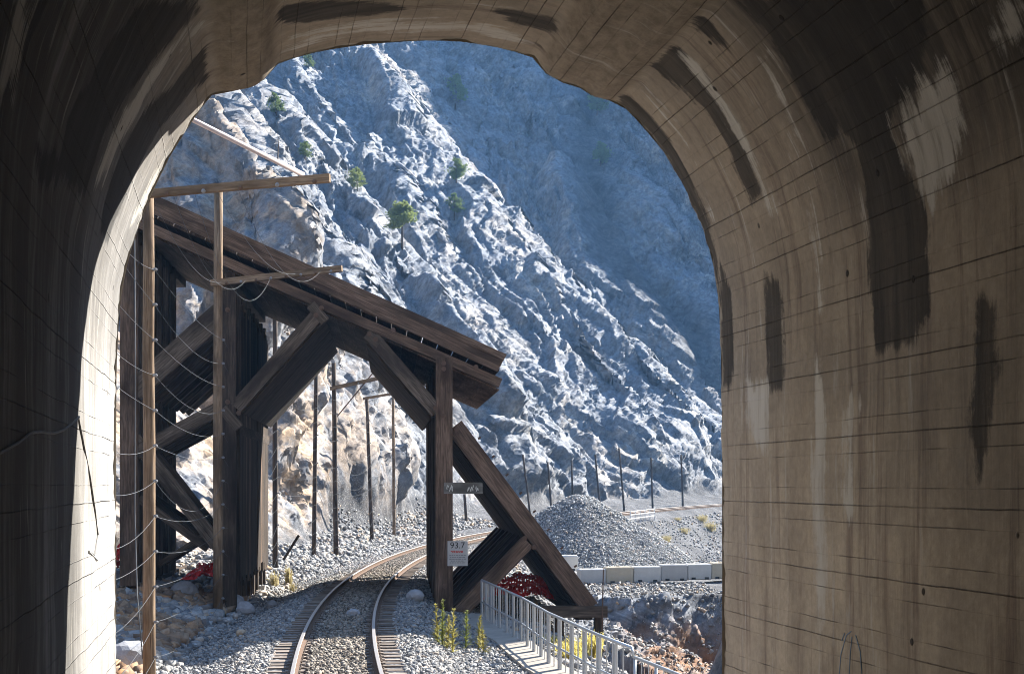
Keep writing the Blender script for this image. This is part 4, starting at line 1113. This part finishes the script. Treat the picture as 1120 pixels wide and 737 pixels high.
def build_cone():
    c = at(634, 612, 91.5); base = -2.6; top = H-(539.5-CY)/FPX*91.5
    nr, na = 110, 220; V = []; 
    r = np.linspace(0, 9.0, nr)[:, None]; a = np.linspace(0, 2*math.pi, na, endpoint=False)[None]
    x = c.x+r*np.cos(a); y = c.y+r*np.sin(a)
    rr = r*(1+.06*np.sin(a*2+1)+.05*np.sin(a*5)+0*r)
    z = top-.64*np.sqrt(rr**2+.7**2)+.40+.16*fbm(x*.7, y*.7, 0*x, 4, 501)+.05*fbm(x*4, y*4, 0*x, 2, 503)
    z = np.where(np.cos(a) < -.2, np.maximum(z, z+.05*r*(-np.cos(a)-.2)), z)
    V = np.stack([x, y, np.maximum(z, base)], -1).reshape(-1, 3); idx = np.arange(nr*na).reshape(nr, na); j = np.roll(idx, -1, 1)
    F = np.stack([idx[:-1], idx[1:], j[1:], j[:-1]], -1).reshape(-1, 4)
    root = empty('gravel_cone', (c.x, c.y, base), 'conical heap of grey crushed rock behind the concrete block row', 'gravel heap')
    o = mesh_np('heap', V-np.array([c.x, c.y, base]), F, gravel_material('crushed_rock', (.2, .205, .21), (.5, .5, .49), 14.0), root, True)
    n = 42000
    rr = 8.6*np.sqrt(rng.random(n)); aa = rng.random(n)*2*math.pi
    xx, yy = rr*np.cos(aa), rr*np.sin(aa)
    ii = np.clip((rr/9.0*(nr-1)).astype(int), 0, nr-1); kk = (aa/(2*math.pi)*na).astype(int) % na
    zz = z[ii, kk]; ok = zz > base+.15
    s = stones('loose_rock', np.column_stack([xx, yy, zz-base])[ok], (.03+.08*rng.random(n)**3)[ok], stone_material('cone_stones', (.18, .185, .19), (.56, .56, .55), (.46, .36, .27)), .8)
    s.parent = root; s['kind'] = 'stuff'
build_cone()
def build_culvert_rail():
    a, b = at(686, 555.5, 196), at(716, 553.5, 214); z = min(drop(a.x, a.y), drop(b.x, b.y))
    a = on_track(station(690, 3.2), 3.2, -.7); 
    root = empty('culvert_railing', a, 'small white railing beside the far track, right of the gravel cone', 'railing'); w = simple('white_paint', (.72, .72, .70), .6, .3, .1, 3)
    d = (on_track(station(716, 3.2), 3.2, -.7)-a)
    for h in (.45, .8, 1.1): MB().beam(Vector((0, 0, h)), d+Vector((0, 0, h)), 0.07, .07).build('rail', w, root)
    for i in range(6): p = d*(i/5); MB().beam(p, p+Vector((0, 0, 1.15)), .08, .08, (1, 0, 0)).build('upright', w, root)
build_culvert_rail()

# ================================================================== crumpled red plastic netting
def fill_stones():
    n = 9000; s_ = rng.uniform(60, 225, n); o_ = rng.uniform(3.2, 15, n)
    xy = np.array([on_track(a, b)[:2] for a, b in zip(s_, o_)]); z = terrain(xy[:, 0], xy[:, 1])[0]
    d = np.hypot(xy[:, 0], xy[:, 1]); o = stones('fill_rubble', np.column_stack([xy, z+.05]), (.0004+.0011*rng.random(n)**2.5)*d, M_RUBBLE); o['kind'] = 'stuff'
fill_stones()
def netting(center, sx, sy, sz, label, seed):
    t = NT('red_plastic_netting', .6, .3); co = t.coord('UV', (1, 1, 1))
    col = t.mix(t.noise(co, 5, 4), (.55, .015, .015), (.85, .05, .04)); t.done(col)
    w1 = t.coord('UV', (26, 15, 1)); sx_ = t.n('ShaderNodeSeparateXYZ'); t.link(w1, sx_.inputs[0])
    fx = t.math('FRACT', sx_.outputs[0]); fy = t.math('FRACT', sx_.outputs[1])
    hole = t.math('MULTIPLY', t.math('GREATER_THAN', fx, .48), t.math('GREATER_THAN', fy, .48))
    t.link(t.math('SUBTRACT', 1.0, hole), t.b.inputs['Alpha'])
    nu, nv = 80, 40
    u, v = np.meshgrid(np.linspace(0, 1, nu), np.linspace(0, 1, nv), indexing='ij')
    env = np.sin(np.pi*u)**.6
    x = (u-.5)*sx+.18*fbm(u*6, v*6, 0*u, 3, seed); y = (v-.5)*sy+.25*fbm(u*7, v*7, 0*u+3, 3, seed+1)
    z = sz*env*np.sin(np.pi*np.clip(v*.85+.1, 0, 1))*(.75+.45*fbm(u*4, v*3, 0*u, 3, seed+2))+.16*fbm(u*12, v*12, 0*u+5, 3, seed+3)*env
    idx = np.arange(nu*nv).reshape(nu, nv)
    F = np.stack([idx[:-1, :-1], idx[1:, :-1], idx[1:, 1:], idx[:-1, 1:]], -1).reshape(-1, 4)
    o = mesh_np('plastic_netting', np.stack([x, y, z], -1).reshape(-1, 3), F, t.m, None, False, np.stack([u*sx/2, v*sy/2], -1).reshape(-1, 2)); o.location = center
    tag(o, label, 'netting')
c = at(566, 646, 47.5); netting((c.x, c.y, c.z-.25), 2.3, 1.6, 1.05, 'crumpled red plastic netting heaped under the raking strut behind the railing', 601)
c = at(232, 622, 46.0); netting((c.x, c.y, c.z-.3), 1.6, 1.4, .55, 'red plastic netting lying low beside the inner left shed post', 611)
c = at(134, 612, 46.5); netting((c.x, c.y, c.z-.35), 1.3, 1.3, 1.2, 'red plastic netting bunched at the outer left shed post', 621)

# ================================================================== plants
M_BARK = wood('pine_bark', (.08, .06, .045), (.20, .15, .11))
M_NEEDLE = [simple('pine_needles_'+n_, c, .7, .2, .45, 3, leafy=True) for n_, c in (('mid', (.14, .19, .06)), ('pale', (.23, .27, .09)), ('dark', (.20, .26, .09)))]
def pine(p, h, w, label, m, seed, bare=0.25, lean=.08):
    r_ = np.random.default_rng(seed)
    root = empty('pine_tree', p, label, 'tree', 'pines on the cliff')
    tip = Vector((lean*h*r_.uniform(-1, 1), lean*h*r_.uniform(-1, 1), h))
    tr = MB(); tr.tube([(0, 0, -.6), tip*.4+Vector((r_.uniform(-.1, .1), 0, 0)), tip*.95], [h*.032, h*.022, h*.006], 7)
    V = []; F = []
    nb = int(26+h*2.2)
    for i in range(nb):
        f = bare+(1-bare)*(i+.5)/nb; base = tip*f
        g_ = (f-bare)/(1-bare); prof_ = max(.25, (1-g_**2.2)**.7)*(.6+.4*min(1, g_/.2+.2))
        a = r_.uniform(0, 6.28); L = w*.5*prof_*r_.uniform(.55, 1.2)+.1
        d = Vector((math.cos(a), math.sin(a), r_.uniform(-.15, .35)))
        end = base+d*L
        tr.tube([base, base.lerp(end, .5)+Vector((0, 0, .06*L)), end], [h*.007, h*.005, h*.002], 4, False)
        for _ in range(int(22+16*prof_)):
            c = base.lerp(end, r_.uniform(.25, 1.08))+Vector(r_.normal(size=3))*L*.13
            s = h*.028*r_.uniform(.6, 1.5)
            for q in range(3):
                e1 = Vector(r_.normal(size=3)).normalized()*s*1.6; e2 = Vector(r_.normal(size=3)).normalized()*s*.45
                b = len(V); V += [c-e1-e2, c+e1-e2*.3, c+e1*.8+e2, c-e1*.7+e2]; F.append((b, b+1, b+2, b+3))
    tr.build('trunk', M_BARK, root)
    mesh_np('crown', np.array([tuple(v) for v in V]), np.array(F), m, root)
PINES = [(302, 126, 26, 'small', 'small pine below the arch edge, left of the bright pale rib'), (333, 174, 22, 'small', 'squat pine right of the dead stem on the left spur'),
         (391, 208, 26, 'pale', 'broad pale pine standing alone on the shaded left slope'), (440, 268, 52, 'tall', 'largest pine with a long bare trunk, in the centre left'),
         (499, 200, 30, 'thin', 'upper of the two thin pines on the central rib, in front of the blue gully'), (497, 237, 28, 'thin', 'lower of the two thin pines on the central rib'),
         (338, 76, 18, 'small', 'dark pine crown right under the tunnel crown at left'), (657, 182, 30, 'far', 'round pine on the far blue slope, lower right of the other'),
         (653, 126, 34, 'far', 'pine touching the right haunch of the arch'), (498, 118, 40, 'far', 'faint dark pine high on the shaded slope near the centre'), (694, 64, 20, 'far', 'x')]
for k, (px, py, hp, kind, lab) in enumerate(PINES[:-1]):
    p = look(px, py)
    if p is None: continue
    h = .88*hp*p.y/FPX
    pine(p, h, h*(.75 if kind in ('tall', 'far') else 1.05 if kind == 'pale' else .8), lab, M_NEEDLE[1 if kind in ('pale', 'tall') else 0 if kind != 'far' else 2], 700+k, .45 if kind == 'tall' else .2)
p = look(303, 178); h = 34*p.y/FPX
root = empty('dead_tree', p, 'bare dead stem on the bright left spur', 'tree')
mb = MB(); mb.tube([(0, 0, -.5), (.05*h, 0, .5*h), (.02*h, 0, h)], [.03*h, .02*h, .006*h], 6)
for i in range(7): f = .4+.08*i; a = i*2.4; mb.tube([(.04*h, 0, f*h), (.04*h+math.cos(a)*.16*h, math.sin(a)*.16*h, f*h+.05*h)], [.008*h, .002*h], 4)
mb.build('trunk', M_BARK, root)

def tuft(name, p, h, w, n, mat, label, cat, group, seed, droop=.3, heads=None):
    """a clump of thin stalks with leaf blades, one plant"""
    r_ = np.random.default_rng(seed); V = []; F = []
    for i in range(n):
        a = r_.uniform(0, 6.28); b = Vector((r_.normal()*w*.18, r_.normal()*w*.18, -.05)); hh = h*r_.uniform(.55, 1.05)
        d = Vector((math.cos(a), math.sin(a), 0))*w*.5*r_.uniform(.2, 1)
        s = Vector((-math.sin(a), math.cos(a), 0))*h*.018
        m_ = b+d*.4+Vector((0, 0, hh*.6)); t_ = b+d+Vector((0, 0, hh*(1-droop*r_.random()*.5)))
        k = len(V); V += [b-s, b+s, m_+s*.8, m_-s*.8, t_+s*.3, t_-s*.3]; F += [(k, k+1, k+2, k+3), (k+3, k+2, k+4, k+5)]
        for _ in range(2):
            c = b.lerp(t_, r_.uniform(.3, 1)); e = Vector(r_.normal(size=3)).normalized()*h*.05; g = Vector(r_.normal(size=3)).normalized()*h*.02
            k = len(V); V += [c-e-g, c+e-g, c+e+g, c-e+g]; F.append((k, k+1, k+2, k+3))
    o = mesh_np(name, np.array([tuple(v) for v in V]), np.array(F), mat); o.location = p
    return tag(o, label, cat, group)
M_WEED = simple('yellow_weed', (.36, .32, .09), .8, .2, .35, 9, leafy=True); M_WEED_G = simple('green_yellow_weed', (.22, .24, .06), .8, .2, .35, 9, leafy=True)
M_SAGE = simple('yellow_rabbitbrush', (.58, .50, .16), .8, .1, .4, 6, leafy=True); M_SAGE_D = simple('dry_bunchgrass', (.40, .34, .18), .9, .1, .35, 5, leafy=True)
def stalk(px, py, d, hp, lab, seed, lean=0):
    b = at(px, py, d); zt = drop(b.x, b.y); b.z = zt if zt is not None else b.z
    h = hp*d/FPX; r_ = np.random.default_rng(seed); mb = MB()
    pts = [Vector((0, 0, -.05)), Vector((lean*.4+r_.uniform(-.02, .02), 0, h*.5)), Vector((lean, r_.uniform(-.03, .03), h))]
    mb.tube(pts, [.014, .018, .012], 5)
    for i in range(85):
        f = r_.uniform(.05, 1); c = pts[0].lerp(pts[2], f); a = r_.uniform(0, 6.28); l = .15*(1.15-f)+.03
        e = Vector((math.cos(a), math.sin(a), r_.uniform(.1, .9)))*l; s = Vector((-math.sin(a), math.cos(a), .2))*.02
        mb.quad([c-s, c+s, c+e+s*.4, c+e-s*.4])
    tag(mb.build('weed', M_WEED if seed % 3 else M_WEED_G), lab, 'weed', 'tall weeds below the signed timber post').location = b
for k, (px, py, d, hp, lab, ln) in enumerate([(479, 690, 33.5, 42, 'leftmost tall yellow weed below the signed post', -.05), (484, 694, 33, 52, 'tallest yellow weed, second from the left below the signed post', .02), (489, 692, 33, 36, 'short yellow weed just right of the tallest one', .04),
      (495, 696, 32.5, 48, 'tall yellow weed with a thick head, fourth from the left', .03), (509, 690, 34, 42, 'thin yellow weed standing alone left of the railing end', .03), (524, 692, 34.5, 36, 'yellow green weed beside the first railing post', .03), (529, 698, 33.5, 26, 'low yellow weed at the kerb corner', -.04)]):
    stalk(px, py, d, hp, lab, 800+k, ln)
for k, (px, py, d, hp, wp, m, lab) in enumerate([(622, 716, 34, 30, 36, 0, 'yellow bush behind the middle of the railing'), (646, 716, 36, 32, 28, 0, 'yellow bush under the end of the timber sill'), (600, 716, 37, 16, 24, 0, 'low yellow bush left of the other two behind the railing'),
      (300, 628, 54, 22, 12, 1, 'dry yellow grass clump at the foot of the leftmost framed pole'), (316, 624, 55, 26, 10, 1, 'dry grass clump right of the leftmost framed pole'), (320, 628, 52, 14, 9, 1, 'small dry grass clump in front of the right one'),
      (520, 718, 27, 12, 14, 0, 'low green yellow weed on the gravel near the kerb')]):
    b = at(px, py, d); b.z = drop(b.x, b.y); f = d/FPX
    tuft('bush' if m == 0 else 'grass_clump', b, hp*f, wp*f, 160 if m == 0 else 60, M_SAGE if m == 0 else M_SAGE_D, lab, 'bush' if m == 0 else 'grass clump', None, 820+k, .5)
for k, (px, py, hp, wp, lab) in enumerate([(729, 592, 9, 13, 'round tan bush on the fill slope, nearest the gravel cone'), (748, 583, 8, 12, 'round tan bush in the middle of the fill slope'), (768, 570, 9, 15, 'tan bush highest on the fill slope near the jamb'), (777, 580, 12, 14, 'spreading tan bush against the right jamb'), (741, 569, 5, 9, 'small faint tan bush just under the far track')]):
    p = look(px, py); f = p.y/FPX
    tuft('bush', p, hp*f, wp*f, 130, M_SAGE_D, lab, 'bush', 'tan bushes on the fill below the far track', 840+k, .6)
b = at(657, 690, 44); b.z = drop(b.x, b.y); MB().tube([b, b+Vector((.05, 0, 1.4)), b+Vector((.12, 0, 2.4))], [.03, .025, .015], 6)
tag(MB().tube([b-Vector((0, 0, .2)), b+Vector((.03, 0, 1.2)), at(660, 622, 44)], [.03, .027, .015], 6).build('stake', M_RUST), 'thin rusty stake right of the timber sill end', 'stake')
b = at(283, 612, 58); tag(MB().beam(at(318, 604, 60)-Vector((.3, 0, .3)), at(327, 585, 60), .10, .10).build('timber_stub', M_TIMBER), 'short dark slanting timber stub beside the leftmost framed pole', 'timber')

# ================================================================== cable on the left tunnel wall
def on_lining(px, py, off=.03):
    o0 = Vector((0, 0, H)); d = at(px, py, 1.0)-o0; d.normalize(); o = bpy.data.objects['lining']
    mi = o.matrix_world.inverted()
    hit, loc, nrm, i = o.ray_cast(mi @ o0, mi.to_3x3() @ d)
    return (o.matrix_world @ loc)-d*off if hit else None
bpy.context.view_layer.update()
gp = simple('blue_spray_paint', (.26, .36, .50), .9, .1, .1); gm_ = MB()
for st_ in (((918, 741), (920, 715), (926, 694), (931, 690)), ((929, 740), (930, 716), (932, 696)), ((936, 694), (941, 712), (943, 742)), ((921, 700), (924, 692))):
    q = [on_lining(px, py, .002) for px, py in st_]; gm_.tube([p for p in q if p], .005, 5)
tag(gm_.build('graffiti', gp), 'faint blue spray paint scrawl low on the right tunnel wall', 'graffiti')
pts = [on_lining(px, py) for px, py in ((-16, 503), (2, 494), (20, 484), (34, 473), (44, 472), (58, 474), (70, 470), (80, 462), (87, 455), (86, 459), (92, 490), (98, 520), (104, 560), (107, 585), (103, 607), (98, 603))]
tag(MB().tube([p for p in pts if p], .008, 6).build('wall_cable', simple('dark_cable', (.16, .155, .15), .6)), 'dark cable hanging in a loop on the sunlit strip of the left tunnel wall', 'cable')
pts = [on_lining(px, py) for px, py in ((97, 603), (106, 612), (114, 596), (120, 560), (123.5, 520))]
tag(MB().tube([p for p in pts if p], .010, 6).build('wall_cable', simple('pale_cable', (.5, .5, .48), .6)), 'pale thin cable curving up to the left portal edge', 'cable')
HAZE = .00025
# ================================================================== rockfall net draped on the near cliff
def drape():
    t = NT('net_wire', .6, .3); t.done((.30, .31, .32))
    # diamond mesh of thin wire laid over the rock
    U = np.linspace(0, 1, 34); mb = MB()
    def P(u, v):
        px = (392+(452-392)*u)*(1-v)+(402+(520-402)*u)*v; py = (440+20*u)*(1-v)+(572+6*u)*v
        p = look(px, py)
        return None if p is None else p-Vector((.05, .35, -.1))
    G = {}
    nu, nv = 16, 22
    for i in range(nu+1):
        for j in range(nv+1): G[i, j] = P(i/nu, j/nv)
    for i in range(nu+1):
        for j in range(nv):
            for k in (-1, 1):
                a, b = G[i, j], G.get((i+k, j+1))
                if a is not None and b is not None and (a-b).length < 5: mb.tube([a, b], .016, 3, False)
    for e in (0, nu):
        for j in range(nv):
            a, b = G[e, j], G[e, j+1]
            if a is not None and b is not None and (a-b).length < 5: mb.tube([a, b], .045, 4, False)
    tag(mb.build('rockfall_net', t.m), 'grey wire rockfall net draped over the shaded cliff behind the poles', 'net')
def build_far_side():
    """the other wall of the canyon: across the river to the right and round behind the portal hill"""
    m = simple('low_bounce_slope', (.07, .075, .05), .95, .05, .6, .06)  # unseen wall blocks low sky; its dark colour holds down bounced light
    az = np.radians(np.linspace(17, 200, 190))[:, None]; t = np.linspace(0, 1, 60)[None]
    deg = np.degrees(az)
    el = np.interp(deg[:, 0], [17, 30, 55, 70, 85, 120, 170, 200], [13, 15, 17, 25, 34, 38, 36, 30])[:, None]
    r0 = 120+30*fbm(az*3, 0*az, 0*az, 3, 931); r = r0+230*t
    z = -10+(r*np.tan(np.radians(el))+10)*t**1.05
    X = r*np.sin(az)+0*t; Y = r*np.cos(az)+0*t
    d = fbm(X*.02, Y*.02, z*.02, 4, 941, .55, True)*9+facets(X*.08, Y*.08, z*.1, 945)*3
    z = z+d*np.clip(t*4, 0, 1)
    nu, nw = z.shape; idx = np.arange(nu*nw).reshape(nu, nw)
    F = np.stack([idx[:-1, :-1], idx[1:, :-1], idx[1:, 1:], idx[:-1, 1:]], -1).reshape(-1, 4)
    tone = np.zeros((nu*nw, 4)); tone[:, 0] = .2; tone[:, 3] = 1
    o = mesh_np('canyon_hills', np.stack([X, Y, z], -1).reshape(-1, 3), F, m, None, False, None, {'tone': tone}); o['kind'] = 'structure'
    return float(z.max())
zfar = build_far_side()
hz = MB(); zt = float(max(TERR[..., 2].max(), zfar))+4
X0, X1, Y0, Y1, Z0 = -640, 640, -420, 680, -14
c_ = [Vector((x, y, z)) for z in (Z0, zt) for y in (Y0, Y1) for x in (X0, X1)]
for q in ((0, 2, 3, 1), (4, 5, 7, 6), (0, 1, 5, 4), (2, 6, 7, 3), (0, 4, 6, 2), (1, 3, 7, 5)): hz.quad([c_[i] for i in q])
hm_ = bpy.data.materials.new('thin_air'); hm_.use_nodes = True; n_ = hm_.node_tree; n_.nodes.remove(n_.nodes['Principled BSDF'])
pv = n_.nodes.new('ShaderNodeVolumePrincipled'); pv.inputs['Color'].default_value = (.25, .53, 1.0, 1); pv.inputs['Density'].default_value = HAZE; pv.inputs['Anisotropy'].default_value = .2
n_.links.new(pv.outputs[0], n_.nodes['Material Output'].inputs['Volume'])
o = hz.build('haze', hm_); o['kind'] = 'stuff'

# ================================================================== invented rock stack out of view, placed to cast the track's shadow band
def build_shadow_stack(cx, cy, rx, ry, top, rot, name):
    m = bpy.data.materials['limestone_and_gravel']
    nz, na = 90, 120; z0 = -10
    zz = np.linspace(0, 1, nz)[:, None]; a = np.linspace(0, 2*math.pi, na, endpoint=False)[None]
    sh = np.where(zz < .82, 1.0-.05*zz, (1.0-.05*.82)*np.sqrt(np.clip(1-((zz-.82)/.18)**2, 0, 1)))
    sh = sh*(1+1.1*np.clip(1-zz/.55, 0, 1)**2)
    xl, yl = rx*sh*np.cos(a), ry*sh*np.sin(a)
    X = cx+xl*math.cos(rot)-yl*math.sin(rot); Y = cy+xl*math.sin(rot)+yl*math.cos(rot); Z = z0+(top-z0)*zz+0*a
    d = 1.0*fbm(X*.2, Y*.2, Z*.12, 4, 901, .55, True)+.9*facets(X*.35, Y*.35, Z*.25, 907)+.4*fbm(X*.8, Y*.8, Z*.5, 3, 905, .55, True)
    X = X+np.cos(a)*d*.5*np.clip(sh*3, 0, 1); Y = Y+np.sin(a)*d*.5*np.clip(sh*3, 0, 1); Z = Z+.4*d*zz
    idx = np.arange(nz*na).reshape(nz, na); j = np.roll(idx, -1, 1)
    F = np.stack([idx[:-1], j[:-1], j[1:], idx[1:]], -1).reshape(-1, 4)
    tone = np.zeros((nz*na, 4)); tone[:, 0] = .3; tone[:, 3] = 1
    o = mesh_np(name, np.stack([X, Y, Z], -1).reshape(-1, 3), F, m, None, False, None, {'tone': tone}); o['kind'] = 'structure'
ST = Vector((-4.6, 37.3, 0))+Vector((math.sin(math.radians(43)), math.cos(math.radians(43)), 0))*29+Vector((math.cos(math.radians(43)), -math.sin(math.radians(43)), 0))*.4
build_shadow_stack(ST.x, ST.y, 4.1, 6.5, 23.0, math.radians(-43), 'unseen_shadow_stack')

# ================================================================== light, sky, camera
SUN_AZ, SUN_EL = math.radians(43), math.radians(34)     # clockwise from straight ahead
w = bpy.data.worlds.new('World'); scene.world = w; w.use_nodes = True
nt = w.node_tree; sky = nt.nodes.new('ShaderNodeTexSky'); sky.sky_type = 'NISHITA'; sky.sun_disc = False
sky.sun_elevation = SUN_EL; sky.sun_rotation = SUN_AZ; sky.altitude = 300; sky.air_density = 1.0; sky.dust_density = .1; sky.ozone_density = 2.5
nt.links.new(sky.outputs[0], nt.nodes['Background'].inputs[0]); nt.nodes['Background'].inputs[1].default_value = .072
sd = bpy.data.lights.new('sun', 'SUN'); sd.energy = 5.0; sd.angle = math.radians(.5); sd.color = (1, .95, .87)
so = bpy.data.objects.new('sun', sd); COL.objects.link(so)
dirv = Vector((math.sin(SUN_AZ)*math.cos(SUN_EL), math.cos(SUN_AZ)*math.cos(SUN_EL), math.sin(SUN_EL)))
so.rotation_euler = dirv.to_track_quat('Z', 'Y').to_euler(); so.location = (30, 20, 60)
cd = bpy.data.cameras.new('camera'); cam = bpy.data.objects.new('camera', cd); COL.objects.link(cam)
cam.location = (0, 0, H); cam.rotation_euler = (math.radians(90), 0, 0)
cd.sensor_width = 36; cd.lens = FPX/1120*36; cd.shift_y = (CY-368.5)/1120; cd.clip_start = .1; cd.clip_end = 3000
scene.camera = cam
scene.view_settings.view_transform = 'Standard'; scene.view_settings.look = 'None'; scene.view_settings.exposure = 2.32; scene.view_settings.gamma = 1
scene.cycles.max_bounces = 10; scene.cycles.diffuse_bounces = 6; scene.cycles.glossy_bounces = 2; scene.cycles.transparent_max_bounces = 12
scene.cycles.filter_width = 1.0; scene.cycles.use_denoising = True; scene.cycles.denoiser = 'OPENIMAGEDENOISE'; scene.cycles.sample_clamp_indirect = 6
